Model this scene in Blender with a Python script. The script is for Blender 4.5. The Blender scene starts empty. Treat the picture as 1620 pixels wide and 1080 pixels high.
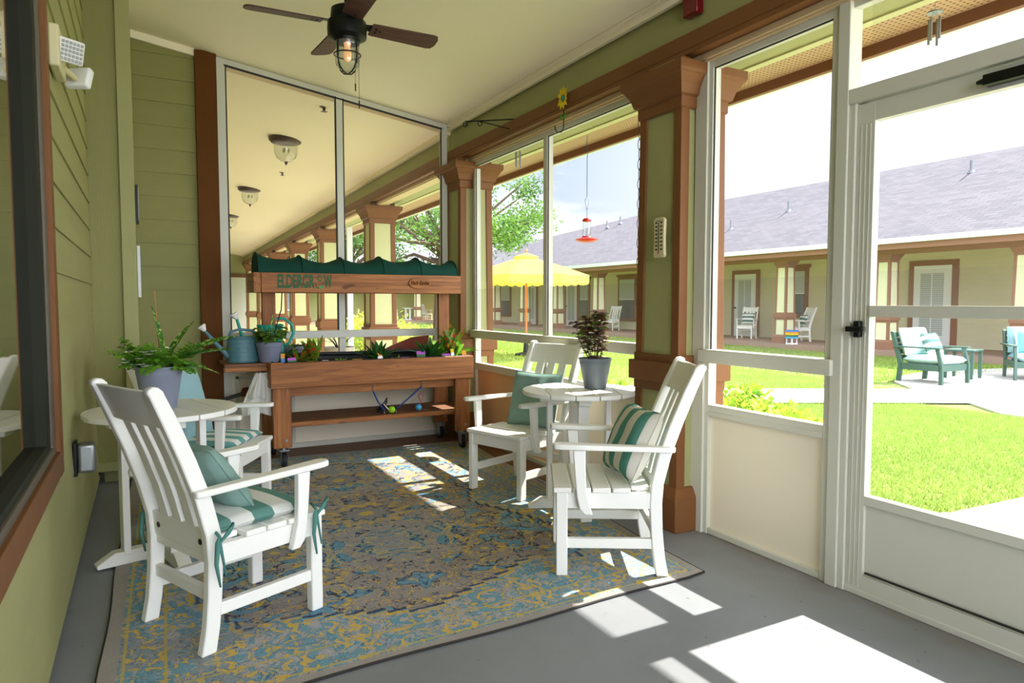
import bpy, bmesh, math, random
from mathutils import Vector, Matrix, Euler
random.seed(7)
PI = math.pi
SC = bpy.context.scene
COL = SC.collection

# ---------------------------------------------------------------- camera
cam = bpy.data.cameras.new('camera'); camo = bpy.data.objects.new('camera', cam); COL.objects.link(camo)
cam.sensor_width = 36.0; cam.lens = 24.0; cam.clip_start = 0.02; cam.clip_end = 400
_R = Matrix(((0.88063957, 0.02715416, -0.47300803), (-0.47378681, 0.05047213, -0.87919203), (0.0, 0.99835626, 0.05731304)))
_M = _R.to_4x4(); _M.translation = Vector((0, 0, 1.36)); camo.matrix_world = _M
SC.camera = camo

# ---------------------------------------------------------------- view, sun, sky
SC.view_settings.view_transform = 'Standard'; SC.view_settings.look = 'None'
SC.view_settings.gamma = 1.0; SC.view_settings.use_curve_mapping = False
SC.view_settings.exposure = 1.08
SC.cycles.max_bounces = 10; SC.cycles.diffuse_bounces = 7; SC.cycles.transparent_max_bounces = 24
SC.cycles.glossy_bounces = 4; SC.cycles.transmission_bounces = 6
SC.cycles.caustics_reflective = False; SC.cycles.caustics_refractive = False
SC.cycles.use_denoising = True
SC.cycles.sample_clamp_indirect = 8.0

sun = bpy.data.lights.new('sun', 'SUN'); suno = bpy.data.objects.new('sun', sun); COL.objects.link(suno)
sun.energy = 7.5; sun.angle = math.radians(0.6); sun.color = (1.0, 0.955, 0.87)
suno.rotation_euler = (0, math.radians(40.2), 0); suno.location = (20, 2, 20)

W = bpy.data.worlds.new('sky'); SC.world = W; W.use_nodes = True


class NT:
    """small node helper"""
    def __init__(s, tree):
        s.t = tree; s.n = tree.nodes; s.l = tree.links
        for x in list(s.n): s.n.remove(x)
    def new(s, typ, **kw):
        n = s.n.new(typ)
        for k, v in kw.items():
            if k in n.inputs.keys(): s.set(n, k, v)
            else: setattr(n, k, v)
        return n
    def set(s, n, k, v):
        i = n.inputs[k]
        if isinstance(v, bpy.types.NodeSocket): s.l.new(v, i)
        else: i.default_value = v
    def math(s, op, a, b=0.0, c=0.0):
        n = s.n.new('ShaderNodeMath'); n.operation = op
        for i, v in enumerate((a, b, c)):
            if isinstance(v, bpy.types.NodeSocket): s.l.new(v, n.inputs[i])
            else: n.inputs[i].default_value = v
        return n.outputs[0]
    def mix(s, f, a, b, bt='MIX'):
        n = s.n.new('ShaderNodeMix'); n.data_type = 'RGBA'; n.blend_type = bt
        for i, v in ((0, f), (6, a), (7, b)):
            if isinstance(v, bpy.types.NodeSocket): s.l.new(v, n.inputs[i])
            else: n.inputs[i].default_value = (tuple(v) + (1,))[:4] if not isinstance(v, (int, float)) else v
        return n.outputs[2]
    def ramp(s, f, stops, interp='LINEAR'):
        n = s.n.new('ShaderNodeValToRGB'); s.l.new(f, n.inputs[0]); cr = n.color_ramp; cr.interpolation = interp
        while len(cr.elements) > 1: cr.elements.remove(cr.elements[-1])
        cr.elements[0].position = stops[0][0]; cr.elements[0].color = tuple(stops[0][1]) + (1,)
        for p, c in stops[1:]:
            e = cr.elements.new(p); e.color = tuple(c) + (1,)
        return n.outputs[0]
    def step(s, f, a, b):
        n = s.n.new('ShaderNodeMapRange'); n.interpolation_type = 'SMOOTHSTEP'; s.l.new(f, n.inputs[0])
        n.inputs[1].default_value = a; n.inputs[2].default_value = b
        return n.outputs[0]
    def coord(s, kind='Object', scale=(1, 1, 1), rot=(0, 0, 0), loc=(0, 0, 0)):
        tc = s.n.new('ShaderNodeTexCoord'); mp = s.n.new('ShaderNodeMapping')
        s.l.new(tc.outputs[kind], mp.inputs[0])
        mp.inputs['Scale'].default_value = scale; mp.inputs['Rotation'].default_value = rot; mp.inputs['Location'].default_value = loc
        return mp.outputs[0]
    def noise(s, v, scale, detail=3.0, rough=0.55, dist=0.0):
        n = s.n.new('ShaderNodeTexNoise'); s.l.new(v, n.inputs['Vector'])
        n.inputs['Scale'].default_value = scale; n.inputs['Detail'].default_value = detail
        n.inputs['Roughness'].default_value = rough; n.inputs['Distortion'].default_value = dist
        return n.outputs[0]
    def xyz(s, v):
        n = s.n.new('ShaderNodeSeparateXYZ'); s.l.new(v, n.inputs[0]); return n.outputs
    def vec(s, x, y, z=0.0):
        n = s.n.new('ShaderNodeCombineXYZ')
        for i, q in enumerate((x, y, z)):
            if isinstance(q, bpy.types.NodeSocket): s.l.new(q, n.inputs[i])
            else: n.inputs[i].default_value = q
        return n.outputs[0]


def _sky():
    n = NT(W.node_tree)
    tc = n.new('ShaderNodeTexCoord'); v = tc.outputs['Generated']
    o = n.xyz(v)
    mp = n.new('ShaderNodeMapping'); n.l.new(v, mp.inputs[0]); mp.inputs['Scale'].default_value = (1, 1, 2.6)
    c1 = n.noise(mp.outputs[0], 2.1, 6, 0.6, 0.4)
    cloud = n.step(c1, 0.40, 0.58)
    blue = n.ramp(o[2], [(0.0, (0.82, 0.91, 1.06)), (0.4, (0.55, 0.74, 1.0)), (1, (0.25, 0.48, 0.95))])
    side = n.step(n.math('ADD', n.math('MULTIPLY', o[0], 0.9), n.math('MULTIPLY', o[1], -0.75)), -0.25, 0.25)
    cl2 = n.math('MAXIMUM', cloud, n.math('MULTIPLY', side, 0.85))
    col = n.mix(cl2, blue, (1.3, 1.36, 1.5))
    # added sky brightness behind the camera and overhead, to fill the porch
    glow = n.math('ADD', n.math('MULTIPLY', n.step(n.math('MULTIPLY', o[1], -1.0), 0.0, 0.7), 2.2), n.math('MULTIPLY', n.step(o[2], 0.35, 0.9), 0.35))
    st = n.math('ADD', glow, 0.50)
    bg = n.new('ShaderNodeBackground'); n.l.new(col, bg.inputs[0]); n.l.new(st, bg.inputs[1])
    out = n.new('ShaderNodeOutputWorld'); n.l.new(bg.outputs[0], out.inputs[0])
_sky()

# ---------------------------------------------------------------- materials
def sr(r, g, b):
    f = lambda c: ((c / 255 + 0.055) / 1.055) ** 2.4 if c > 10.3 else c / 255 / 12.92
    return (f(r), f(g), f(b))

MATS = {}
def mat(name):
    m = bpy.data.materials.new(name); m.use_nodes = True; MATS[name] = m
    return m, NT(m.node_tree)

def finish(n, col, rough=0.6, bump=None, bstr=0.2, bdist=0.01, spec=0.4, metal=0.0, **kw):
    p = n.new('ShaderNodeBsdfPrincipled')
    if isinstance(col, bpy.types.NodeSocket): n.l.new(col, p.inputs['Base Color'])
    else: p.inputs['Base Color'].default_value = tuple(col) + (1,)
    if isinstance(rough, bpy.types.NodeSocket): n.l.new(rough, p.inputs['Roughness'])
    else: p.inputs['Roughness'].default_value = rough
    p.inputs['Specular IOR Level'].default_value = spec; p.inputs['Metallic'].default_value = metal
    for k, v in kw.items(): n.set(p, k, v)
    if bump is not None:
        b = n.new('ShaderNodeBump'); n.l.new(bump, b.inputs['Height'])
        b.inputs['Strength'].default_value = bstr; b.inputs['Distance'].default_value = bdist
        n.l.new(b.outputs[0], p.inputs['Normal'])
    o = n.new('ShaderNodeOutputMaterial'); n.l.new(p.outputs[0], o.inputs[0])
    return p

def plain(name, rgb, rough=0.6, var=0.08, scale=6.0, bump=0.1, spec=0.4, metal=0.0, grain=None, **kw):
    """painted or moulded surface: slight mottling and a fine bump"""
    m, n = mat(name); c = n.coord('Object', scale=grain or (1, 1, 1))
    f = n.noise(c, scale, 4)
    d = tuple(x * (1 - var) for x in rgb); l = tuple(min(1, x * (1 + var)) for x in rgb)
    finish(n, n.mix(f, d, l), rough, n.noise(c, scale * 12, 2), bump, 0.004, spec, metal, **kw)
    return m

plain('green_paint', sr(160, 160, 108), 0.6, 0.07, 3, 0.35, grain=(1, 1, 1))
plain('green_lit', sr(198, 198, 146), 0.6, 0.05, 3, 0.3)  # the same green paint, with bounce light baked in as a lighter tone
plain('green_box', sr(142, 140, 86), 0.6, 0.07, 3, 0.5, grain=(4, 4, .4))
plain('brown_paint', sr(122, 80, 46), 0.5, 0.08, 5, 0.3, 0.2, grain=(2, 2, .6))
plain('brown_dark', sr(94, 56, 16), 0.6, 0.10, 5, 0.3, 0.12, grain=(2, 2, .6))
plain('tan_paint', sr(208, 184, 144), 0.55, 0.06, 4, 0.3)
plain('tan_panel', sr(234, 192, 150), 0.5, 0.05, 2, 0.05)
plain('ceiling_paint', sr(246, 236, 208), 0.75, 0.015, 2, 0.04)
plain('ceiling_cream', sr(243, 230, 196), 0.75, 0.02, 2, 0.04)
plain('white_trim', sr(206, 206, 192), 0.5, 0.03, 4, 0.05)
plain('sash_dark', sr(46, 48, 38), 0.7, 0.05, 4, 0.05, 0.15)
plain('window_bronze', sr(96, 88, 76), 0.45, 0.05, 4, 0.05)
plain('dark_gasket', sr(40, 38, 34), 0.6, 0.1, 8, 0.1)
plain('white_plastic', sr(240, 240, 234), 0.38, 0.02, 6, 0.12, grain=(1, 1, 1))
plain('pot_grey', sr(104, 114, 122), 0.5, 0.03, 6, 0.05)
plain('pot_lavender', sr(128, 134, 154), 0.5, 0.03, 6, 0.05)
plain('pot_navy', sr(62, 74, 104), 0.5, 0.05, 6, 0.05)
plain('pot_stone', sr(176, 168, 156), 0.8, 0.2, 20, 0.3)
plain('can_blue', sr(78, 122, 134), 0.45, 0.05, 6, 0.05)
plain('can_teal', sr(20, 158, 142), 0.4, 0.05, 6, 0.05)
plain('rubber_dark', sr(28, 30, 32), 0.6, 0.1, 6, 0.1)
plain('caster_grey', sr(96, 104, 110), 0.4, 0.1, 6, 0.1)
plain('metal_dark', sr(36, 38, 36), 0.35, 0.1, 6, 0.1, metal=0.7)
plain('metal_bronze', sr(74, 52, 42), 0.4, 0.1, 6, 0.1, metal=0.4)
plain('metal_grey', sr(150, 154, 156), 0.35, 0.05, 6, 0.05, metal=0.8)
plain('fabric_teal', sr(128, 158, 150), 0.9, 0.08, 30, 0.4, 0.1)
plain('fabric_teal_dark', sr(84, 136, 128), 0.9, 0.08, 30, 0.4, 0.1)
plain('fabric_blue', sr(150, 188, 196), 0.9, 0.05, 30, 0.4, 0.1)
plain('fabric_mist', sr(190, 222, 218), 0.9, 0.05, 30, 0.4, 0.1)
plain('fabric_white', sr(232, 232, 228), 0.95, 0.04, 30, 0.4, 0.1)
plain('canopy_green', sr(24, 64, 54), 0.8, 0.15, 14, 0.5, 0.1)
plain('liner_black', sr(24, 24, 28), 0.4, 0.1, 10, 0.2)
plain('soil', sr(40, 30, 24), 0.95, 0.4, 40, 1.0)
plain('red_plastic', sr(200, 24, 30), 0.3, 0.05, 6, 0.02)
plain('red_dark', sr(110, 12, 18), 0.2, 0.05, 6, 0.02)
plain('yellow_metal', sr(226, 196, 30), 0.4, 0.08, 10, 0.1)
plain('leaf_green_metal', sr(70, 150, 40), 0.4, 0.08, 10, 0.1)
plain('jade', sr(30, 130, 110), 0.4, 0.08, 10, 0.1)
plain('cream_plastic', sr(214, 206, 164), 0.5, 0.03, 10, 0.05)
plain('ink', sr(40, 36, 32), 0.7, 0.02, 10, 0.0)
plain('logo_green', sr(16, 88, 44), 0.6, 0.1, 10, 0.1)
plain('logo_leaf', sr(20, 160, 84), 0.6, 0.1, 10, 0.1)
plain('card_white', sr(236, 236, 236), 0.6, 0.02, 10, 0.0)
plain('card_purple', sr(176, 80, 190), 0.6, 0.02, 10, 0.0)
plain('card_yellow', sr(232, 196, 40), 0.6, 0.02, 10, 0.0)
plain('card_orange', sr(226, 150, 40), 0.6, 0.02, 10, 0.0)
plain('card_green', sr(50, 110, 60), 0.6, 0.02, 10, 0.0)
plain('card_blue', sr(60, 130, 210), 0.6, 0.02, 10, 0.0)
plain('lime', sr(150, 214, 30), 0.4, 0.05, 10, 0.05)
plain('sky_blue', sr(70, 170, 220), 0.4, 0.05, 10, 0.05)
plain('cord_blue', sr(40, 70, 130), 0.7, 0.1, 60, 0.3)
plain('orange', sr(240, 110, 30), 0.5, 0.03, 10, 0.05)
plain('deep_green_plastic', sr(64, 92, 82), 0.45, 0.05, 6, 0.1)
plain('gutter_white', sr(214, 226, 214), 0.45, 0.03, 3, 0.05)
plain('terracotta', sr(150, 60, 40), 0.6, 0.1, 8, 0.1)
plain('far_green', sr(170, 168, 108), 0.7, 0.05, 1, 0.1)
plain('far_panel_lit', sr(226, 228, 188), 0.7, 0.05, 1, 0.1)  # column green lightened: reflected light and screen haze put into the colour
plain('far_brown', sr(150, 110, 88), 0.6, 0.05, 1, 0.1)
plain('far_white', sr(232, 236, 236), 0.6, 0.03, 1, 0.05)
plain('far_floor', sr(160, 132, 116), 0.8, 0.08, 1, 0.1)
plain('vent_pipe', sr(120, 122, 128), 0.6, 0.05, 4, 0.05)
plain('bark', sr(92, 74, 58), 0.9, 0.3, 12, 0.8, grain=(3, 3, .5))
plain('bamboo', sr(176, 116, 66), 0.6, 0.1, 12, 0.2)
plain('stem_green', sr(110, 140, 60), 0.6, 0.1, 12, 0.2)
plain('stem_plum', sr(96, 62, 72), 0.6, 0.1, 12, 0.2)
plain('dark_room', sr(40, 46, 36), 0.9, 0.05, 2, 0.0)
plain('deck_brown', sr(112, 76, 54), 0.55, 0.15, 4, 0.3)

def leafmat(name, a, b, scale=9.0, trans=0.35, c=None):
    m, n = mat(name); v = n.coord('Object')
    f = n.noise(v, scale, 2)
    col = n.ramp(f, [(0.3, a), (0.55, b)] + ([(0.62, c)] if c else []))
    d = n.new('ShaderNodeBsdfPrincipled'); n.l.new(col, d.inputs['Base Color']); d.inputs['Roughness'].default_value = 0.45
    t = n.new('ShaderNodeBsdfTranslucent'); n.l.new(col, t.inputs[0])
    x = n.new('ShaderNodeMixShader'); x.inputs[0].default_value = trans
    n.l.new(d.outputs[0], x.inputs[1]); n.l.new(t.outputs[0], x.inputs[2])
    o = n.new('ShaderNodeOutputMaterial'); n.l.new(x.outputs[0], o.inputs[0]); return m
leafmat('leaf_bright', sr(70, 134, 34), sr(136, 190, 60))
leafmat('leaf_deep', sr(22, 66, 24), sr(50, 110, 44))
leafmat('leaf_variegated', sr(36, 96, 30), sr(80, 140, 40), 55, 0.3, sr(196, 214, 120))
leafmat('leaf_croton', sr(30, 80, 28), sr(110, 150, 30), 30, 0.3, sr(190, 60, 40))
leafmat('leaf_plum', sr(78, 48, 52), sr(112, 84, 50), 12, 0.4, sr(110, 150, 60))
leafmat('leaf_coleus', sr(70, 40, 40), sr(90, 140, 40), 25, 0.35, sr(150, 180, 60))
leafmat('leaf_tree', sr(44, 88, 34), sr(112, 150, 62), 0.8, 0.4)
leafmat('leaf_shrub', sr(110, 160, 40), sr(196, 216, 70), 3.0, 0.45, sr(236, 170, 110))
leafmat('leaf_hedge', sr(130, 170, 50), sr(206, 214, 90), 3.0, 0.45)

def woodmat(name, a, b, c, axis=0, sc=1.0, rough=0.55):
    m, n = mat(name)
    s = [22 * sc, 22 * sc, 22 * sc]; s[axis] = 1.3 * sc
    v = n.coord('Object', scale=tuple(s))
    f = n.noise(v, 1.0, 5, 0.6, 1.2)
    w = n.noise(n.coord('Object', scale=tuple(x * 3.5 for x in s)), 1.0, 3, 0.6, 0.5)
    k = n.noise(n.coord('Object', scale=(2.6, 2.6, 5)), 1.7, 1, 0.3)
    knots = n.step(k, 0.735, 0.775)
    col = n.ramp(n.math('ADD', n.math('MULTIPLY', f, 0.7), n.math('MULTIPLY', w, 0.3)), [(0.32, a), (0.5, b), (0.68, c)])
    col = n.mix(n.math('MULTIPLY', knots, 0.75), col, tuple(x * 0.3 for x in a))
    finish(n, col, rough, w, 0.25, 0.004, 0.35); return m
for i, ax in enumerate('xyz'):
    woodmat('cedar_' + ax, sr(106, 62, 28), sr(150, 94, 48), sr(178, 120, 66), i)
woodmat('weathered', sr(82, 50, 28), sr(112, 72, 42), sr(146, 102, 66), 0)
woodmat('fan_wood', sr(58, 34, 26), sr(84, 52, 40), sr(104, 68, 52), 0, 1.5)
woodmat('pole_wood', sr(170, 100, 60), sr(196, 124, 76), sr(210, 140, 90), 2)

def siding(name, rgb, step_=0.195):
    m, n = mat(name); c = n.coord('Object', scale=(1, 1, 6))
    f = n.noise(c, 2.0, 5, 0.6); g = n.noise(n.coord('Object', scale=(12, 12, 60)), 1.0, 3, 0.6)
    finish(n, n.mix(f, tuple(x * .9 for x in rgb), tuple(x * 1.08 for x in rgb)), 0.62, g, 0.25, 0.003, 0.3)
siding('siding_green', sr(164, 163, 112)); siding('siding_olive', sr(140, 138, 84))
siding('siding_far', sr(216, 210, 180))

def concrete():
    m, n = mat('porch_concrete'); c = n.coord('Object')
    f = n.noise(c, 1.1, 6, 0.62, 0.6); g = n.noise(c, 14, 4, 0.6)
    s = n.step(n.noise(c, 7.0, 5, 0.7), 0.60, 0.78)
    spots = n.step(n.noise(c, 26.0, 3, 0.5), 0.70, 0.74)
    col = n.mix(f, sr(108, 112, 116), sr(150, 153, 156))
    col = n.mix(n.math('MULTIPLY', s, 0.35), col, sr(96, 90, 82))
    col = n.mix(n.math('MULTIPLY', spots, 0.6), col, sr(78, 64, 54))
    o = n.xyz(c)
    edge = n.step(n.math('ADD', o[0], n.math('MULTIPLY', n.math('SUBTRACT', n.noise(c, 5, 3), 0.5), 0.25)), 2.72, 2.90)
    col = n.mix(n.math('MULTIPLY', edge, 0.45), col, sr(110, 92, 74))
    finish(n, col, n.mix(f, (.45,) * 3, (.62,) * 3), g, 0.15, 0.004, 0.35)
    m, n = mat('walk_concrete'); c = n.coord('Object')
    f = n.noise(c, 3, 5, 0.6)
    finish(n, n.mix(f, sr(188, 182, 172), sr(214, 208, 198)), 0.85, n.noise(c, 60, 2), 0.2, 0.004, 0.2)
    m, n = mat('lawn_soil'); c = n.coord('Object')
    f = n.noise(c, 0.7, 4, 0.6); g = n.noise(c, 60, 3, 0.7)
    col = n.mix(f, sr(128, 150, 76), sr(168, 180, 100)); col = n.mix(n.math('MULTIPLY', g, 0.6), col, sr(90, 112, 54))
    finish(n, col, 0.9, g, 0.6, 0.02, 0.1)
    m, n = mat('mulch'); c = n.coord('Object'); g = n.noise(c, 40, 4, 0.7)
    finish(n, n.mix(g, sr(90, 66, 50), sr(200, 176, 150)), 0.95, g, 1.0, 0.03, 0.1)
concrete()

def grassmat():
    m, n = mat('grass_blade'); c = n.coord('Object')
    f = n.noise(c, 0.9, 4, 0.6); g = n.noise(c, 17, 2, 0.6)
    col = n.mix(f, sr(136, 166, 78), sr(180, 194, 104)); col = n.mix(n.math('MULTIPLY', g, 0.4), col, sr(110, 142, 60))
    d = n.new('ShaderNodeBsdfDiffuse'); n.l.new(col, d.inputs[0]); t = n.new('ShaderNodeBsdfTranslucent'); n.l.new(col, t.inputs[0])
    x = n.new('ShaderNodeMixShader'); x.inputs[0].default_value = 0.4
    n.l.new(d.outputs[0], x.inputs[1]); n.l.new(t.outputs[0], x.inputs[2])
    o = n.new('ShaderNodeOutputMaterial'); n.l.new(x.outputs[0], o.inputs[0])
grassmat()

def shingles():
    m, n = mat('roof_shingle'); v = n.coord('Object')
    o = n.xyz(v)
    b = n.new('ShaderNodeTexBrick'); n.l.new(n.vec(o[1], n.math('MULTIPLY', o[0], 1.12)), b.inputs['Vector'])
    b.inputs['Scale'].default_value = 3.4; b.inputs['Mortar Size'].default_value = 0.02
    b.inputs['Brick Width'].default_value = 1.1; b.inputs['Row Height'].default_value = 0.5
    b.inputs['Color1'].default_value = sr(100, 98, 103) + (1,); b.inputs['Color2'].default_value = sr(116, 113, 117) + (1,)
    b.inputs['Mortar'].default_value = sr(70, 68, 72) + (1,)
    f = n.noise(v, 1.2, 4)
    col = n.mix(n.math('MULTIPLY', f, 0.5), b.outputs[0], sr(106, 102, 106))
    finish(n, col, 0.9, b.outputs[1], 0.4, 0.02, 0.1)
shingles()

def soffit():
    m, n = mat('soffit_perforated'); c = n.coord('Object')
    v = n.new('ShaderNodeTexVoronoi'); n.l.new(c, v.inputs['Vector']); v.voronoi_dimensions = '2D'; v.inputs['Scale'].default_value = 30; v.inputs['Randomness'].default_value = 0.0
    h = n.step(v.outputs['Distance'], 0.30, 0.16)
    finish(n, n.mix(h, sr(182, 148, 112), sr(90, 66, 42)), 0.6, n.noise(c, 20, 2), 0.1, 0.004)
soffit()

def glassmats():
    # clear acrylic / vinyl and screen mesh: mostly see-through with a soft sheen
    def sheet(name, tint, gloss, haze, hz=(0.6, 0.6, 0.58)):
        m, n = mat(name)
        t = n.new('ShaderNodeBsdfTransparent'); t.inputs[0].default_value = tint + (1,)
        g = n.new('ShaderNodeBsdfGlossy'); g.inputs['Roughness'].default_value = 0.03
        d = n.new('ShaderNodeBsdfDiffuse'); d.inputs[0].default_value = hz + (1,)
        ge = n.new('ShaderNodeNewGeometry'); vm = n.new('ShaderNodeVectorMath'); vm.operation = 'DOT_PRODUCT'
        n.l.new(ge.outputs['Incoming'], vm.inputs[0]); n.l.new(ge.outputs['Normal'], vm.inputs[1])
        fr = n.math('ADD', n.math('MULTIPLY', n.math('POWER', n.math('SUBTRACT', 1.0, n.math('ABSOLUTE', vm.outputs['Value'])), 4.0), .9), .05)
        x = n.new('ShaderNodeMixShader'); n.l.new(n.math('MULTIPLY', fr, gloss), x.inputs[0])
        n.l.new(t.outputs[0], x.inputs[1]); n.l.new(g.outputs[0], x.inputs[2])
        y = n.new('ShaderNodeMixShader'); y.inputs[0].default_value = haze
        n.l.new(x.outputs[0], y.inputs[1]); n.l.new(d.outputs[0], y.inputs[2])
        o = n.new('ShaderNodeOutputMaterial'); n.l.new(y.outputs[0], o.inputs[0])
    sheet('screen_mesh', (0.93, 0.93, 0.93), 0.0, 0.035)
    sheet('vinyl_sheet', (0.93, 0.92, 0.92), 0.6, 0.075)
    sheet('window_glass', (0.30, 0.34, 0.30), 2.6, 0.0)
    sheet('clear_glass', (0.9, 0.92, 0.92), 1.5, 0.02)
    sheet('pane_far', (0.25, 0.28, 0.30), 1.2, 0.35, (0.45, 0.5, 0.5))
    m, n = mat('bulb'); finish(n, (1, .6, .3), 0.2, **{'Emission Color': (1, .5, .2, 1), 'Emission Strength': 0.25})
glassmats()

def stripes(name, axis, width, a, b, off=0.0, dark=None):
    m, n = mat(name); c = n.coord('Object'); o = n.xyz(c)
    f = n.math('FRACT', n.math('ADD', n.math('DIVIDE', o[axis], width), off + 50.0))
    s = n.math('GREATER_THAN', f, 0.5)
    finish(n, n.mix(s, a, b), 0.92, n.noise(c, 200, 2), 0.3, 0.002, 0.1)
TEAL = sr(100, 144, 136); CREAMW = sr(226, 228, 224)
stripes('stripe_cushion', 0, 0.186, TEAL, CREAMW, 0.25)
stripes('stripe_cushion_long', 1, 0.13, sr(110, 168, 164), CREAMW)
stripes('stripe_pillow', 1, 0.135, sr(88, 146, 134), sr(214, 212, 200), 0.25)
stripes('stripe_far', 1, 0.20, sr(110, 172, 178), CREAMW)
stripes('stripe_far_h', 2, 0.14, sr(90, 120, 116), CREAMW)
stripes('blinds', 2, 0.06, sr(168, 176, 176), sr(206, 212, 210))

def umbrella_mat():
    m, n = mat('canvas_yellow'); c = n.coord('Object')
    f = n.noise(c, 2, 3)
    col = n.mix(f, sr(248, 214, 90), sr(250, 222, 112))
    d = n.new('ShaderNodeBsdfDiffuse'); n.l.new(col, d.inputs[0]); t = n.new('ShaderNodeBsdfTranslucent'); n.l.new(col, t.inputs[0])
    x = n.new('ShaderNodeMixShader'); x.inputs[0].default_value = 0.4
    n.l.new(d.outputs[0], x.inputs[1]); n.l.new(t.outputs[0], x.inputs[2])
    o = n.new('ShaderNodeOutputMaterial'); n.l.new(x.outputs[0], o.inputs[0])
umbrella_mat()

def rugmat():
    m, n = mat('rug_pile'); c = n.coord('Object')           # object origin at the rug's centre, x short side, y long side
    o = n.xyz(c)
    warp = n.noise(c, 3.2, 4, 0.6); warp2 = n.noise(n.coord('Object', loc=(5, 3, 0)), 3.2, 4, 0.6)
    xs = n.math('DIVIDE', n.math('MULTIPLY', n.math('SUBTRACT', o[0], n.math('MULTIPLY_ADD', o[1], .05, -.05)), 1.37), n.math('MULTIPLY_ADD', o[1], .031, 1.37))
    x = n.math('ABSOLUTE', n.math('ADD', xs, n.math('MULTIPLY', n.math('SUBTRACT', warp, .5), .10)))
    y = n.math('ADD', o[1], n.math('MULTIPLY', n.math('SUBTRACT', warp2, .5), .10))
    y2 = n.math('PINGPONG', n.math('ADD', y, 8.0), 0.92)
    p = n.vec(x, y2)
    # ornament fields, mirrored left-right and repeated along the length
    A = n.noise(p, 3.6, 3, 0.5, 2.4); B = n.noise(p, 8.5, 3, 0.55, 2.6); Cc = n.noise(p, 15.0, 4, 0.6, 1.6)
    D = n.noise(p, 2.0, 1, 0.4, 1.0)
    fine = n.noise(n.coord('Object', scale=(240, 150, 1)), 1.0, 3, 0.75)
    wear = n.noise(c, 5.0, 6, 0.72); wear2 = n.noise(c, 26.0, 4, 0.75)
    zone = n.noise(n.coord('Object', loc=(2.3, 7.1, 0)), 0.75, 2, 0.5)
    bluez = n.step(zone, 0.56, 0.42); base = n.mix(wear, sr(118, 116, 122), sr(186, 182, 180)); base = n.mix(n.math('MULTIPLY', n.step(zone, .46, .60), .55), base, sr(136, 120, 104))
    col = n.mix(n.math('MULTIPLY', n.step(n.math('ADD', A, n.math('MULTIPLY', bluez, .07)), 0.53, 0.57), 0.85), base, sr(88, 150, 182))
    col = n.mix(n.math('MULTIPLY', n.step(D, 0.56, 0.60), 0.8), col, sr(104, 160, 184))
    def line(f, lv, w): return n.step(n.math('ABSOLUTE', n.math('SUBTRACT', f, lv)), w, w * 0.45)
    ylw = n.math('MULTIPLY', n.step(Cc, 0.54, 0.58), n.step(B, 0.50, 0.55))
    ylw = n.math('MAXIMUM', ylw, line(A, 0.50, 0.010))
    ylw = n.math('MULTIPLY', ylw, n.step(wear2, 0.34, 0.46))
    col = n.mix(n.math('MULTIPLY', ylw, 0.95), col, sr(222, 184, 44))
    navy = n.math('MAXIMUM', line(A, 0.545, 0.011), line(B, 0.52, 0.010))
    navy = n.math('MAXIMUM', navy, n.step(n.noise(p, 13.0, 4, 0.65, 1.5), 0.57, 0.61))
    navy = n.math('MULTIPLY', navy, n.step(wear2, 0.34, 0.46))
    col = n.mix(n.math('MULTIPLY', navy, 0.95), col, sr(30, 46, 82))
    # medallions and rosettes
    def ringset(cx, cy, r, ax=1.0):
        dx = n.math('DIVIDE', n.math('SUBTRACT', x, cx), ax); dy = n.math('SUBTRACT', y, cy)
        rr = n.math('SQRT', n.math('ADD', n.math('MULTIPLY', dx, dx), n.math('MULTIPLY', dy, dy)))
        an = n.math('ARCTAN2', dy, dx)
        pet = n.math('MULTIPLY', n.math('SINE', n.math('MULTIPLY', an, 11.0)), 0.14)
        return n.math('DIVIDE', rr, n.math('MULTIPLY', n.math('ADD', 1.0, pet), r))
    for cx, cy, r, ax in ((0.0, -0.05, .22, 1.25), (0.0, .85, .20, 1.3), (.52, .35, .15, 1.3), (.45, -.95, .10, 1.3), (0.62, -0.5, .12, 1.2), (0.62, 0.62, .14, 1.2)):
        q = ringset(cx, cy, r, ax)
        w = n.step(wear2, 0.38, 0.50)
        col = n.mix(n.math('MULTIPLY', n.step(n.math('ABSOLUTE', n.math('SUBTRACT', q, .86)), .16, .10), n.math('MULTIPLY', n.step(wear2, .42, .54), .8)), col, sr(206, 172, 62))
        col = n.mix(n.math('MULTIPLY', n.step(q, 0.66, 0.62), n.math('MULTIPLY', w, .9)), col, sr(48, 62, 92))
        col = n.mix(n.math('MULTIPLY', n.step(q, 0.56, 0.52), 0.75), col, sr(150, 148, 146))
        col = n.mix(n.math('MULTIPLY', n.step(q, 0.22, 0.18), 0.9), col, sr(200, 172, 80))
    # border bands
    ex = n.math('SUBTRACT', 1.37, n.math('ABSOLUTE', xs)); ey = n.math('SUBTRACT', n.math('MULTIPLY_ADD', o[0], -.035, 1.835), n.math('ABSOLUTE', o[1]))
    e = n.math('MINIMUM', ex, ey)
    st_ = n.math('ABSOLUTE', n.math('ADD', n.math('MULTIPLY', n.math('PINGPONG', n.math('ADD', o[0], 20.6), 0.85), n.step(n.math('SUBTRACT', ey, ex), 0.0, -0.1)), n.math('MULTIPLY', n.math('PINGPONG', n.math('ADD', o[1], 20.1), 0.8), n.step(n.math('SUBTRACT', ey, ex), -0.1, 0.0))))
    zig = n.math('ADD', n.math('SUBTRACT', e, n.math('MULTIPLY', n.math('SNAP', st_, 0.085), .42)), n.math('MULTIPLY', n.math('SUBTRACT', warp, .5), .12))
    bd = n.step(zig, 0.345, 0.34)
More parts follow.
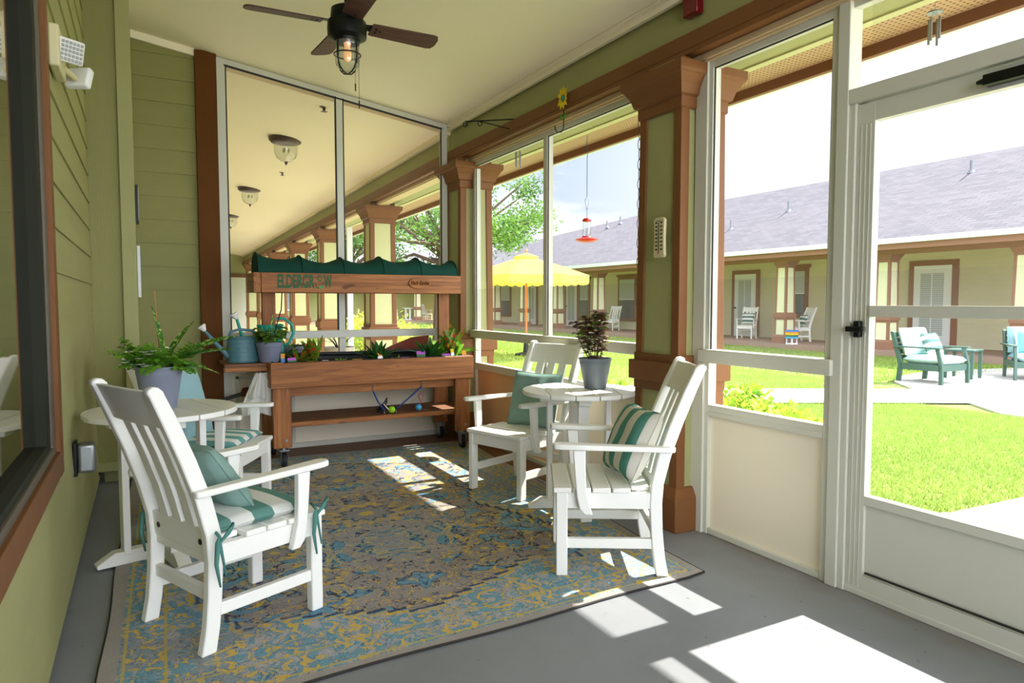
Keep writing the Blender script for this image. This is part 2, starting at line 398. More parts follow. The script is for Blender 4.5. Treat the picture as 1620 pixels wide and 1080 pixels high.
    bcol = n.mix(n.step(B, 0.50, 0.56), sr(104, 158, 180), sr(176, 174, 174)); bcol = n.mix(n.math('MULTIPLY', n.step(D, .5, .55), .6), bcol, sr(150, 148, 150))
    bcol = n.mix(n.math('MULTIPLY', n.step(Cc, 0.55, 0.58), 0.9), bcol, sr(222, 184, 44))
    bcol = n.mix(n.math('MULTIPLY', line(Cc, 0.52, 0.012), 0.9), bcol, sr(40, 56, 86))
    col = n.mix(n.math('MULTIPLY', bd, 0.85), col, bcol)
    col = n.mix(n.math('MULTIPLY', line(zig, 0.345, 0.013), 0.9), col, sr(38, 54, 86))
    col = n.mix(n.math('MULTIPLY', line(zig, 0.318, 0.010), 0.8), col, sr(206, 172, 52))
    for d_, cc in ((0.075, sr(200, 176, 80)), (0.22, sr(196, 170, 70))):
        col = n.mix(n.math('MULTIPLY', line(e, d_, 0.008), 0.8), col, cc)
    col = n.mix(n.step(e, 0.06, 0.05), col, n.mix(wear, sr(140, 134, 130), sr(176, 170, 162)))
    # abrasion and yarn speckle
    col = n.mix(n.math('MULTIPLY', n.step(wear, 0.52, 0.70), 0.45), col, sr(150, 146, 148))
    col = n.mix(n.math('MULTIPLY', n.step(wear2, 0.60, 0.68), 0.35), col, sr(196, 192, 188))
    col = n.mix(n.math('MULTIPLY', n.step(fine, 0.50, 0.70), 0.48), col, sr(206, 202, 198))
    col = n.mix(n.math('MULTIPLY', n.step(fine, 0.45, 0.28), 0.40), col, sr(58, 60, 70))
    finish(n, col, 0.97, fine, 0.5, 0.004, 0.05)
rugmat()

# ---------------------------------------------------------------- geometry helpers
class MB:
    def __init__(s): s.v = []; s.f = []; s.m = []; s.M = Matrix.Identity(4); s.cur = 0
    def add(s, vs, fs):
        b = len(s.v)
        s.v += [tuple(s.M @ Vector(p)) for p in vs]
        s.f += [tuple(b + i for i in f) for f in fs]; s.m += [s.cur] * len(fs)
        return s
    def box(s, x0, x1, y0, y1, z0, z1):
        return s.add([(x0, y0, z0), (x1, y0, z0), (x1, y1, z0), (x0, y1, z0), (x0, y0, z1), (x1, y0, z1), (x1, y1, z1), (x0, y1, z1)],
                     [(0, 3, 2, 1), (4, 5, 6, 7), (0, 1, 5, 4), (1, 2, 6, 5), (2, 3, 7, 6), (3, 0, 4, 7)])
    def cbox(s, c, d): return s.box(c[0] - d[0] / 2, c[0] + d[0] / 2, c[1] - d[1] / 2, c[1] + d[1] / 2, c[2] - d[2] / 2, c[2] + d[2] / 2)
    def bar(s, p, q, w, h, up=(0, 0, 1)):
        """straight bar from p to q, w across, h along up"""
        p, q = Vector(p), Vector(q); d = (q - p).normalized(); u = Vector(up)
        side = d.cross(u).normalized() * w / 2; u2 = side.cross(d).normalized() * h / 2
        vs = []
        for c in (p, q):
            for a, b in ((-1, -1), (1, -1), (1, 1), (-1, 1)): vs.append(c + side * a + u2 * b)
        return s.add(vs, [(3, 2, 1, 0), (4, 5, 6, 7), (0, 1, 5, 4), (1, 2, 6, 5), (2, 3, 7, 6), (3, 0, 4, 7)])
    def cone(s, p, q, r0, r1, n=16, cap=True):
        p, q = Vector(p), Vector(q); d = (q - p).normalized()
        a = d.orthogonal().normalized(); b = d.cross(a)
        vs = []
        for c, r in ((p, r0), (q, r1)):
            for i in range(n):
                t = 2 * PI * i / n; vs.append(c + (a * math.cos(t) + b * math.sin(t)) * r)
        fs = [(i, (i + 1) % n, n + (i + 1) % n, n + i) for i in range(n)]
        if cap: fs += [tuple(range(n - 1, -1, -1)), tuple(range(n, 2 * n))]
        return s.add(vs, fs)
    def lathe(s, prof, n=28, c=(0, 0, 0)):
        vs = []; fs = []
        for r, z in prof:
            for i in range(n):
                t = 2 * PI * i / n; vs.append((c[0] + r * math.cos(t), c[1] + r * math.sin(t), c[2] + z))
        for k in range(len(prof) - 1):
            for i in range(n):
                j = (i + 1) % n; fs.append((k * n + i, k * n + j, (k + 1) * n + j, (k + 1) * n + i))
        return s.add(vs, fs)
    def prism(s, poly, axis, a, b):
        """polygon in the two other axes, extruded along axis (0 x, 1 y, 2 z) from a to b"""
        n = len(poly)
        def P(u, v, w):
            return (w, u, v) if axis == 0 else ((u, w, v) if axis == 1 else (u, v, w))
        vs = [P(u, v, a) for u, v in poly] + [P(u, v, b) for u, v in poly]
        fs = [tuple(range(n - 1, -1, -1)), tuple(range(n, 2 * n))] + [(i, (i + 1) % n, n + (i + 1) % n, n + i) for i in range(n)]
        return s.add(vs, fs)
    def tube(s, pts, r, n=8, cap=True):
        pts = [Vector(p) for p in pts]; rs = r if isinstance(r, (list, tuple)) else [r] * len(pts)
        vs = []; prev = None
        for k, p in enumerate(pts):
            d = (pts[min(k + 1, len(pts) - 1)] - pts[max(k - 1, 0)]).normalized()
            a = d.orthogonal().normalized() if prev is None else (prev - d * prev.dot(d)).normalized()
            prev = a; b = d.cross(a)
            for i in range(n):
                t = 2 * PI * i / n; vs.append(p + (a * math.cos(t) + b * math.sin(t)) * rs[k])
        fs = []
        for k in range(len(pts) - 1):
            for i in range(n):
                j = (i + 1) % n; fs.append((k * n + i, k * n + j, (k + 1) * n + j, (k + 1) * n + i))
        if cap: fs += [tuple(range(n - 1, -1, -1)), tuple(range((len(pts) - 1) * n, len(pts) * n))]
        return s.add(vs, fs)
    def ball(s, c, r, n=14, sq=(1, 1, 1)):
        vs = []; fs = []; h = n // 2
        for k in range(h + 1):
            ph = PI * k / h
            for i in range(n):
                t = 2 * PI * i / n
                vs.append((c[0] + r * sq[0] * math.sin(ph) * math.cos(t), c[1] + r * sq[1] * math.sin(ph) * math.sin(t), c[2] + r * sq[2] * math.cos(ph)))
        for k in range(h):
            for i in range(n):
                j = (i + 1) % n; fs.append((k * n + i, (k + 1) * n + i, (k + 1) * n + j, k * n + j))
        return s.add(vs, fs)
    def grid(s, fn, nu, nv):
        vs = [fn(i / nu, j / nv) for i in range(nu + 1) for j in range(nv + 1)]
        w = nv + 1
        return s.add(vs, [(i * w + j, (i + 1) * w + j, (i + 1) * w + j + 1, i * w + j + 1) for i in range(nu) for j in range(nv)])
    def leaf(s, base, d, L, w, droop=0.4, roll=0.0, seg=4, shape=1.0, fold=0.15):
        d = Vector(d).normalized(); up = Vector((0, 0, 1))
        side = d.cross(up)
        side = side.normalized() if side.length > 1e-3 else Vector((1, 0, 0))
        side = Matrix.Rotation(roll, 3, d) @ side
        nrm = side.cross(d).normalized()
        p = Vector(base); vs = []
        for k in range(seg + 1):
            t = k / seg
            ww = w * (math.sin(PI * min(1, (t * 0.92 + 0.06)) ** shape)) * 0.5 if k < seg else 0.0
            vs += [p + side * ww + nrm * ww * fold * 2, p, p - side * ww + nrm * ww * fold * 2]
            d = (d + Vector((0, 0, -droop / seg))).normalized()
            nrm = side.cross(d).normalized()
            p = p + d * L / seg
        fs = []
        for k in range(seg):
            a = k * 3; fs += [(a, a + 3, a + 4, a + 1), (a + 1, a + 4, a + 5, a + 2)]
        return s.add(vs, fs)
    def build(s, name, mats, parent=None, smooth=None, bevel=0.0, kind=None, seg=2):
        me = bpy.data.meshes.new(name); me.from_pydata(s.v, [], s.f)
        mats = mats if isinstance(mats, (list, tuple)) else [mats]
        for m in mats: me.materials.append(MATS[m])
        if len(mats) > 1: me.polygons.foreach_set('material_index', s.m)
        me.validate(); me.update()
        bm = bmesh.new(); bm.from_mesh(me); bmesh.ops.recalc_face_normals(bm, faces=bm.faces); bm.to_mesh(me); bm.free()
        if smooth is not None:
            me.polygons.foreach_set('use_smooth', [True] * len(me.polygons))
            if smooth < 180: me.set_sharp_from_angle(angle=math.radians(smooth))
        o = bpy.data.objects.new(name, me); COL.objects.link(o)
        if parent is not None: o.parent = parent
        if kind: o['kind'] = kind
        if bevel:
            b = o.modifiers.new('bevel', 'BEVEL'); b.width = bevel; b.segments = seg; b.limit_method = 'ANGLE'; b.angle_limit = math.radians(35)
            me.polygons.foreach_set('use_smooth', [True] * len(me.polygons)); me.set_sharp_from_angle(angle=math.radians(60))
        return o

def tag(o, label, cat, group=None):
    o['label'] = label; o['category'] = cat
    if group: o['group'] = group
    return o

def thing(name, label, cat, loc=(0, 0, 0), rz=0.0, group=None, rot=None):
    o = bpy.data.objects.new(name, None); COL.objects.link(o); o.empty_display_size = 0.1
    o.location = loc; o.rotation_euler = rot if rot else (0, 0, rz)
    return tag(o, label, cat, group)

def sroot(name, M=None):
    o = bpy.data.objects.new(name, None); COL.objects.link(o); o['kind'] = 'structure'
    if M is not None: o.matrix_world = M
    return o

def copy_tree(src, parent=None):
    o = src.copy(); COL.objects.link(o)
    if parent is not None: o.parent = parent
    for ch in [c for c in bpy.data.objects if c.parent == src]: copy_tree(ch, o)
    return o

def text_mesh(body, size, sx, extrude, name, m, parent, M, shear=0.0, align='LEFT'):
    cu = bpy.data.curves.new('lettering', 'FONT'); cu.body = body; cu.size = size; cu.extrude = extrude; cu.shear = shear; cu.align_x = align
    cu.resolution_u = 3; cu.offset = .0035
    t = bpy.data.objects.new('lettering', cu); COL.objects.link(t)
    dg = bpy.context.evaluated_depsgraph_get(); me = bpy.data.meshes.new_from_object(t.evaluated_get(dg))
    bpy.data.objects.remove(t); bpy.data.curves.remove(cu)
    me.transform(M @ Matrix.Diagonal((sx, 1, 1, 1)))
    me.materials.clear(); me.materials.append(MATS[m])
    o = bpy.data.objects.new(name, me); COL.objects.link(o); o.parent = parent
    return o

def fit_text(o, x0, x1, z0, z1):
    v = o.data.vertices; a = min(p.co.x for p in v); b = max(p.co.x for p in v); c = min(p.co.z for p in v); d = max(p.co.z for p in v)
    for p in v: p.co.x = x0 + (p.co.x - a) / (b - a) * (x1 - x0); p.co.z = z0 + (p.co.z - c) / (d - c) * (z1 - z0)

def rot2(M, a): return M @ Matrix.Rotation(a, 4, 'Z')

# ================================================================ THE SETTING
XR = 2.91; YP = 6.53; XL = -0.34
def ceil_z(x): return 3.16 + 0.15 * (2.75 - x)

# floor slab, porch edge
MB().box(-2.0, 3.36, -2.6, YP + 0.05, -0.12, 0.0).build('floor', 'porch_concrete', kind='structure')
b = MB(); b.box(0.0, 2.85, 6.12, 6.50, 0.0, 0.006); b.box(2.66, 2.86, 3.46, 6.12, 0.0, 0.006)
b.build('trim_1', 'deck_brown', kind='structure')

# ceiling, sloping down to the screened side
b = MB(); x0, x1 = -0.36, 2.86
b.add([(x0, -2.6, ceil_z(x0)), (x1, -2.6, ceil_z(x1)), (x1, YP, ceil_z(x1)), (x0, YP, ceil_z(x0)),
       (x0, -2.6, ceil_z(x0) + .05), (x1, -2.6, ceil_z(x1) + .05), (x1, YP, ceil_z(x1) + .05), (x0, YP, ceil_z(x0) + .05)],
      [(0, 1, 2, 3), (7, 6, 5, 4), (0, 4, 5, 1), (1, 5, 6, 2), (2, 6, 7, 3), (3, 7, 4, 0)])
b.build('ceiling', 'ceiling_paint', kind='structure')
b = MB()
b.bar((2.80, -2.6, ceil_z(2.8) - .022), (2.80, YP, ceil_z(2.8) - .022), .03, .045)
b.bar((2.77, -2.6, ceil_z(2.77) - .008), (2.77, YP, ceil_z(2.77) - .008), .05, .014)
b.bar((0.46, 6.505, ceil_z(.46) - .03), (-0.1, 6.505, ceil_z(-.1) - .03), .03, .06)
b.build('trim_2', 'ceiling_paint', kind='structure')

# roof over the porch (blocks the sun) and the far part of it
b = MB()
b.add([(4.10, -4, 2.99), (4.10, 40, 2.99), (-4.0, 40, 7.0), (-4.0, -4, 7.0), (4.10, -4, 3.05), (4.10, 40, 3.05), (-4.0, 40, 7.06), (-4.0, -4, 7.06)],
      [(0, 1, 2, 3), (7, 6, 5, 4), (0, 4, 5, 1), (1, 5, 6, 2), (2, 6, 7, 3), (3, 7, 4, 0)])
b.build('roof', 'roof_shingle', kind='structure')

def lap_wall(name, m, origin, along, length, z0, z1, normal, pitch=0.195, phase=0.0, parent=None, top=None):
    """real lap siding: each board leans out at its lower edge"""
    b = MB(); o = Vector(origin); a = Vector(along); nn = Vector(normal); z = z0 - phase
    while z < z1:
        za, zb = max(z, z0), min(z + pitch, z1)
        if zb > za + 0.002:
            tb = 0.012; tt = 0.002
            p = [o + nn * tb + Vector((0, 0, za)), o + nn * tt + Vector((0, 0, zb)), o - nn * .02 + Vector((0, 0, zb)), o - nn * .02 + Vector((0, 0, za))]
            q = [v + a * length for v in p]
            b.add(p + q, [(0, 1, 5, 4), (3, 0, 4, 7), (1, 2, 6, 5), (2, 3, 7, 6), (0, 3, 2, 1), (4, 5, 6, 7)])
        z += pitch
    return b.build(name, m, parent, kind=None if parent else 'structure')

# left house wall with the window opening (boards below, beyond and above it)
WY1 = 3.39
lap_wall('wall_left', 'siding_green', (XL, WY1 - .02, 0), (0, 1, 0), 6.22 - WY1, 0.04, 3.62, (1, 0, 0), phase=.11)
lap_wall('wall_left_sill', 'siding_green', (XL, -2.6, 0), (0, 1, 0), WY1 + 2.58, 0.04, 0.68, (1, 0, 0), phase=.11)
lap_wall('wall_left_header', 'siding_green', (XL, -2.6, 0), (0, 1, 0), WY1 + 2.58, 2.97, 3.62, (1, 0, 0), phase=.06)
# corner box and the jog beside the partition
b = MB(); b.box(XL, -0.13, 5.86, 6.60, 0.10, 3.66); b.build('wall_corner', 'green_box', kind='structure', bevel=.004)
b = MB(); b.box(-0.135, -0.04, 5.83, 5.87, 0.08, 3.62); b.box(-0.13, -0.042, 5.865, 6.55, 0.085, 3.62); b.box(-.338, -.14, 5.848, 5.861, .1, .17); b.box(-.3, -.1, 5.95, 6.5, 0, .1)
b.build('trim_3', 'green_paint', kind='structure', bevel=.003)
# siding piece of the far wall
lap_wall('wall_far', 'siding_olive', (-0.05, YP, 0), (1, 0, 0), 0.50, 0.0, 3.53, (0, -1, 0), pitch=0.196, phase=.10)
b = MB(); b.prism([(-.05, 3.52), (.45, 3.52), (.45, 3.54), (-.05, 3.62)], 1, YP - .004, YP + .02); b.build('wall_far_top', 'siding_olive', kind='structure')
MB().box(0.43, 0.60, 6.47, 6.60, 0.0, ceil_z(.5)).build('trim_4', 'brown_dark', kind='structure', bevel=.004)
# house wall hidden behind: closes the room off
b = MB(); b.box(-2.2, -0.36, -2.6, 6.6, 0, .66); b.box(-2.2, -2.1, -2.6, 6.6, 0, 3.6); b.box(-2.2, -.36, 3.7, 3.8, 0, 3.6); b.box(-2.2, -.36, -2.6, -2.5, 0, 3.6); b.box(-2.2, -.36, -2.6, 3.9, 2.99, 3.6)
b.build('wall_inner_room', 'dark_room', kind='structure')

# window of the house wall
w1 = sroot('window_1')
b = MB(); b.box(-.36, -.319, -2.0, WY1 + .02, 0.642, 0.745); b.box(-.36, -.318, WY1 - .05, WY1 + .045, 0.64, 3.0); b.box(-.36, -.315, -2.0, WY1 + .045, 2.97, 3.08)
b.build('window_casing', 'brown_paint', w1, bevel=.004)
b = MB(); b.box(-.40, -.335, -2.0, WY1 - .062, 0.74, 0.775); b.box(-.401, -.336, WY1 - .13, WY1 - .045, 0.74, 2.98); b.box(-.40, -.335, -2, WY1 - .06, 2.92, 2.98)
b.build('window_frame', 'window_bronze', w1, bevel=.004)
b = MB(); b.box(-.41, -.345, WY1 - .215, WY1 - .13, 0.775, 2.94); b.box(-.411, -.346, -2, WY1 - .131, .772, .80)
b.build('window_sash', 'sash_dark', w1, bevel=.003)
MB().add([(-.385, -2.0, .78), (-.385, WY1 - .12, .78), (-.385, WY1 - .12, 2.95), (-.385, -2.0, 2.95)], [(0, 1, 2, 3)]).build('window_pane', 'window_glass', w1)

# ---------------- beam above the screens, soffit, gutter.  Built once here and once more, turned 1.5 degrees, for the next porch
PIV = Vector((2.85, 6.6, 0))
M_MAIN = Matrix.Identity(4)
M_NEXT = Matrix.Translation(PIV) @ Matrix.Rotation(math.radians(-1.5), 4, 'Z') @ Matrix.Translation(-PIV)

def beam(M, y0, y1, nm, cm='ceiling_paint'):
    r = sroot('beam' + nm, M)
    b = MB(); b.box(2.84, 3.36, y0, y1, 2.80, 3.30); b.build('beam_board', 'green_paint', r)
    b = MB(); b.box(2.775, 2.84, y0, y1, 2.805, 2.895); b.box(2.775, 3.02, y0, y1, 2.775, 2.805); b.build('beam_trim', 'brown_paint', r, bevel=.004)
    b = MB(); b.box(2.845, 3.02, y0, y1, 2.74, 2.775); b.box(2.86, 2.97, y0, y1, 2.728, 2.742); b.build('header_board', 'tan_paint', r, bevel=.003)
    b = MB(); b.box(3.30, 3.36, y0, y1, 2.79, 2.90); b.build('outer_board', 'green_lit', r)
    b = MB(); b.box(3.36, 3.66, y0, y1, 2.925, 2.96); b.build('soffit_board', 'tan_paint', r)
    b = MB(); b.box(3.66, 4.06, y0, y1, 2.945, 2.97); b.build('soffit_panel', 'soffit_perforated', r)
    b = MB(); b.box(3.99, 4.03, y0, y1, 2.875, 3.02); b.build('fascia', 'brown_paint', r)
    b = MB(); b.prism([(4.03, 2.90), (4.04, 2.885), (4.09, 2.885), (4.115, 2.93), (4.12, 3.0), (4.03, 3.0)], 1, y0, y1); b.build('gutter', 'gutter_white', r)
    return r
beam(M_MAIN, -3.5, 6.62, '')

def panel_column(b_root, cx, cy, hw=0.25, z0=0.0, zt=2.78, mg='green_paint', mbn='brown_paint', taper=0.02, bev=.004, base=0.20, hd=None):
    """square boxed column: plinth, lower panels, mid rail, tapered upper panels, stepped capital"""
    hd = hd or hw
    g = MB()
    a, c = hw - .012, hd - .012
    def ring(z, e): return [(cx - (a - e), cy - (c - e), z), (cx + (a - e), cy - (c - e), z), (cx + (a - e), cy + (c - e), z), (cx - (a - e), cy + (c - e), z)]
    k = taper
    g.add(ring(z0, 0.0) + ring(zt, k), [(0, 1, 5, 4), (1, 2, 6, 5), (2, 3, 7, 6), (3, 0, 4, 7), (3, 2, 1, 0), (4, 5, 6, 7)])
    g.build('column_core', mg, b_root)
    t = MB()
    for sx in (-1, 1):
        for sy in (-1, 1):
            def cor(z, e): return (cx + sx * (hw - e), cy + sy * (hd - e), z)
            p0, p1 = cor(z0, 0), cor(zt, k); wv = .065
            vs = []
            for p in (p0, p1):
                vs += [(p[0], p[1], p[2]), (p[0] - sx * wv, p[1], p[2]), (p[0] - sx * wv, p[1] - sy * .02, p[2]), (p[0] - sx * .02, p[1] - sy * .02, p[2]), (p[0] - sx * .02, p[1] - sy * wv, p[2]), (p[0], p[1] - sy * wv, p[2])]
            t.add(vs, [(i, (i + 1) % 6, 6 + (i + 1) % 6, 6 + i) for i in range(6)] + [(5, 4, 3, 2, 1, 0), (6, 7, 8, 9, 10, 11)])
    e1 = k * (0.95 - z0) / (zt - z0)
    t.box(cx - hw + e1 - .03, cx + hw - e1 + .03, cy - hd + e1 - .03, cy + hd - e1 + .03, 0.88, 1.0)
    t.box(cx - hw + e1 - .006, cx + hw - e1 + .006, cy - hd + e1 - .006, cy + hd - e1 + .006, 0.82, 1.045)
    t.build('column_trim', mbn, b_root, bevel=bev)
    q = MB(); q.box(cx - hw - .035, cx + hw + .035, cy - hd - .035, cy + hd + .035, z0, z0 + base)
    q.add([(cx + sx * (hw + (.035 if z < .5 else .004)), cy + sy * (hd + (.035 if z < .5 else .004)), z0 + base + (0 if z < .5 else .06)) for z in (0, 1) for sx, sy in ((-1, -1), (1, -1), (1, 1), (-1, 1))],
          [(0, 1, 5, 4), (1, 2, 6, 5), (2, 3, 7, 6), (3, 0, 4, 7), (4, 5, 6, 7)])
    q.build('column_plinth', mbn, b_root, bevel=bev * 1.5)
    c_ = MB(); h2, d2 = hw - k, hd - k
    steps = [(0.0, zt - .30), (.012, zt - .29), (.012, zt - .23), (.03, zt - .22), (.045, zt - .17), (.075, zt - .12), (.082, zt - .115), (.09, zt - .10), (.09, zt - .055), (.0, zt - .055)]
    vs = []; n = 4
    for e, z in steps:
        for sx, sy in ((-1, -1), (1, -1), (1, 1), (-1, 1)): vs.append((cx + sx * (h2 + e), cy + sy * (d2 + e), z))
    c_.add(vs, [(q_ * 4 + i, q_ * 4 + (i + 1) % 4, q_ * 4 + 4 + (i + 1) % 4, q_ * 4 + 4 + i) for q_ in range(len(steps) - 1) for i in range(4)])
    c_.build('capital', mbn, b_root)

for k, yy in enumerate((3.25, 6.38)):
    r = sroot('column_%d' % (k + 1)); panel_column(r, 2.93, yy, 0.19, hd=0.205)
r = sroot('column_3'); panel_column(r, 2.93, 0.12, 0.19, hd=0.205)

# ---------------- screen frames
def frame(nm, y0, y1, mull=(), kick=('white_trim',), solid=True, root=None, post0=.045, post1=.045):
    """frame in the plane x = XR from y0 to y1: stiles, head, rail, lower sash, kick panel"""
    r = root or sroot(nm)
    a = MB(); xs, xe = XR - .03, XR + .03
    a.box(xs, xe, y0, y0 + post0, 0, 2.735); a.box(xs, xe, y1 - post1, y1, 0, 2.735); a.box(xs + .0015, xe - .0015, y0 + .003, y1 - .003, 2.69, 2.7335)
    for m_ in mull: a.box(xs + .001, xe - .001, m_ - .03, m_ + .03, 0.74, 2.70)
    a.box(xs + .0015, xe - .0015, y0 + .003, y1 - .003, .725, .765); a.box(xs + .005, xe - .002, y0 + .003, y1 - .003, .001, .035)
    a.box(xs - .004, xs + .02, y0 + post0, y1 - post1, .70, .728)
    a.build('frame', 'white_trim', r, bevel=.003)
    c = MB(); c.box(xs - .035, xe - .01, y0 - .012, y1 + .012, 1.012, 1.088); c.build('rail', 'white_trim', r, bevel=.004)
    c = MB()
    for ya, yb in zip([y0 + post0] + [m_ + .03 for m_ in mull], [m_ - .03 for m_ in mull] + [y1 - post1]):
        for zz in ((1.088, 2.69),):
            c.box(xs + .008, xs + .016, ya, ya + .006, *zz); c.box(xs + .008, xs + .016, yb - .006, yb, *zz); c.box(xs + .008, xs + .016, ya, yb, 2.684, 2.69)
    c.build('gasket', 'dark_gasket', r)
    yc = [y0 + post0] + list(mull) + [y1 - post1]
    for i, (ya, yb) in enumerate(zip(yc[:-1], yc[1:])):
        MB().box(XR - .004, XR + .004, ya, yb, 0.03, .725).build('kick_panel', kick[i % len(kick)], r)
    MB().add([(XR + .012, y0, 1.05), (XR + .012, y1, 1.05), (XR + .012, y1, 2.72), (XR + .012, y0, 2.72)], [(0, 1, 2, 3)]).build('screen', 'screen_mesh', r)
    MB().add([(XR + .002, y0, 1.05), (XR + .002, y1, 1.05), (XR + .002, y1, 1.49), (XR + .002, y0, 1.49)], [(0, 1, 2, 3)]).build('vinyl_pane', 'vinyl_sheet', r)
    MB().add([(XR + .002, y0, .76), (XR + .002, y1, .76), (XR + .002, y1, 1.04), (XR + .002, y0, 1.04)], [(0, 1, 2, 3)]).build('lower_pane', 'screen_mesh', r)
    return r
plain('cream_panel', sr(240, 230, 206), 0.5, 0.03, 2, 0.05)
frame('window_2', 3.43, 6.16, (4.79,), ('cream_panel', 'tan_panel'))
frame('window_3', 2.13, 2.985, (), ('cream_panel',))
frame('window_4', -3.4, 0.95, (-1.4,), ('cream_panel',))
b = MB()      # infill strips between columns and frames (the columns taper, the strips do not)
b.box(XR - .045, XR + .03, 2.97, 3.06, 0, 2.75); b.box(XR - .02, XR + .03, 6.13, 6.22, 0, 2.75); b.box(XR - .02, XR + .02, 3.39, 3.44, 0, 2.75)
b.build('trim_5', 'white_trim', kind='structure')

# ---------------- screen door
d1 = sroot('door_1')
b = MB()
b.box(XR - .045, XR + .045, 2.075, 2.135, 0, 2.76); b.box(XR - .045, XR + .045, .93, 1.0, 0, 2.76)
b.box(XR - .042, XR + .042, .99, 2.08, 2.262, 2.33); b.box(XR - .02, XR + .03, .99, 2.08, 2.70, 2.738)
b.box(XR - .035, XR + .035, 2.0415, 2.08, 0, 2.262); b.box(XR + .024, XR + .04, 2.02, 2.05, 0, 2.262); b.box(XR + .01, XR + .04, 2.12, 2.15, 0.001, 2.73); b.box(XR - .03, XR + .05, 1.0, 2.08, 0, .03)
b.build('door_jamb', 'white_trim', d1, bevel=.004)
b = MB(); xs, xe = XR - .022, XR + .022
b.box(xs, xe, 1.955, 2.04, .03, 2.255); b.box(xs, xe, 1.01, 1.09, .03, 2.255); b.box(xs + .001, xe - .001, 1.085, 1.96, 2.17, 2.254)
b.box(xs - .006, xe, 1.09, 1.955, 1.295, 1.345); b.box(xs, xe, 1.09, 1.955, .03, .10); b.box(xs, xe, 1.09, 1.955, .43, .472)
for k in range(3): b.box(xs - .002, xs + .001, 1.972 + k * .022, 1.980 + k * .022, .04, 2.16)
b.build('door_leaf', 'white_trim', d1, bevel=.003)
MB().box(XR - .006, XR + .006, 1.08, 1.96, .09, .44).build('kick_panel', 'white_trim', d1)
MB().box(xs - .004, xs + .004, 1.10, 1.94, .112, .12).build('sweep', 'dark_gasket', d1)
for nm, za, zb, mm in (('screen', 1.34, 2.18, 'screen_mesh'), ('vinyl_pane', 1.34, 1.50, 'vinyl_sheet'), ('lower_pane', .46, 1.31, 'screen_mesh'), ('transom_screen', 2.32, 2.71, 'screen_mesh')):
    MB().add([(XR + .003, 1.0, za), (XR + .003, 2.0, za), (XR + .003, 2.0, zb), (XR + .003, 1.0, zb)], [(0, 1, 2, 3)]).build(nm, mm, d1)
b = MB(); b.box(xs - .03, xs, 1.985, 2.015, 1.20, 1.275); b.box(xs - .045, xs - .02, 1.955, 2.045, 1.225, 1.25); b.ball((xs - .04, 1.962, 1.237), .012)
b.build('door_latch', 'metal_dark', d1, bevel=.004)
b = MB(); b.box(xs - .05, xs - .0, 1.30, 1.49, 2.185, 2.225); b.bar((xs - .03, 1.31, 2.205), (xs - .045, 1.02, 2.26), .02, .012); b.cone((xs - .03, 1.49, 2.205), (xs - .03, 1.52, 2.205), .014, .008, 10)
b.build('door_closer', 'metal_dark', d1, bevel=.005)

# ---------------- partition towards the next porch
pr = sroot('window_5')
b = MB(); ya, yb = YP - .03, YP + .03
b.box(.60, .67, ya, yb, 0, ceil_z(.67) - .004); b.box(2.69, 2.75, ya, yb, 0, ceil_z(2.75) - .004); b.box(1.63, 1.69, ya + .001, yb - .001, .74, ceil_z(1.69) - .03)
b.bar((.603, YP, ceil_z(.603) - .029), (2.747, YP, ceil_z(2.747) - .029), .056, .05)
b.box(.603, 2.747, ya + .0015, yb - .0015, .725, .765); b.box(.603, 2.747, ya + .0015, yb - .0015, 0.001, .05)
b.box(.70, .73, ya - .005, ya, .06, .70); b.box(1.18, 1.21, ya - .005, ya, .06, .70); b.box(.70, 1.21, ya - .005, ya, .67, .70)
b.build('frame', 'white_trim', pr, bevel=.003)
b = MB(); b.box(.60, 2.73, ya - .03, yb - .01, 1.025, 1.095); b.build('rail', 'white_trim', pr, bevel=.004)
b = MB(); b.bar((.66, ya + .01, ceil_z(.66) - .062), (2.70, ya + .01, ceil_z(2.70) - .062), .02, .016)
b.box(.671, .681, ya + .002, ya + .02, 1.1, ceil_z(.67) - .06); b.box(1.617, 1.629, ya, ya + .02, 1.1, ceil_z(1.63) - .05); b.box(1.69, 1.70, ya, ya + .02, 1.1, ceil_z(1.69) - .05); b.box(2.682, 2.69, ya, ya + .02, 1.1, ceil_z(2.69) - .05)
b.build('gasket', 'dark_gasket', pr)
b = MB(); b.bar((.67, ya + .02, ceil_z(.67) - .085), (2.69, ya + .02, ceil_z(2.69) - .085), .02, .03); b.build('inner_strip', 'tan_paint', pr)
MB().box(.62, 2.74, YP - .005, YP + .005, .04, .73).build('kick_panel', 'cream_panel', pr)
MB().add([(.63, YP + .012, .76), (2.73, YP + .012, .76), (2.73, YP + .012, ceil_z(2.73) - .05), (.63, YP + .012, ceil_z(.63) - .05)], [(0, 1, 2, 3)]).build('screen', 'screen_mesh', pr)

# ---------------- the next porch, seen through the partition
beam(M_NEXT, 6.64, 29.0, '_next')
nr = sroot('ceiling_next', M_NEXT)
b = MB(); b.add([(-1.6, 6.6, ceil_z(-1.6) - .05), (2.86, 6.6, ceil_z(2.86) - .03), (2.86, 29, ceil_z(2.86) - .03), (-1.6, 29, ceil_z(-1.6) - .05),
                 (-1.6, 6.6, ceil_z(-1.6)), (2.86, 6.6, ceil_z(2.86)), (2.86, 29, ceil_z(2.86)), (-1.6, 29, ceil_z(-1.6))],
      [(0, 1, 2, 3), (7, 6, 5, 4), (0, 4, 5, 1), (1, 5, 6, 2), (2, 6, 7, 3), (3, 7, 4, 0)])
b.build('ceiling_board', 'ceiling_cream', nr)
b = MB(); b.box(2.77, 2.84, 6.62, 29, 3.085, 3.13); b.build('ceiling_edge', 'ceiling_cream', nr)
r = sroot('floor_next', M_NEXT); MB().box(-1.5, 3.36, 6.64, 29, -.12, 0).build('floor_slab', 'walk_concrete', r)
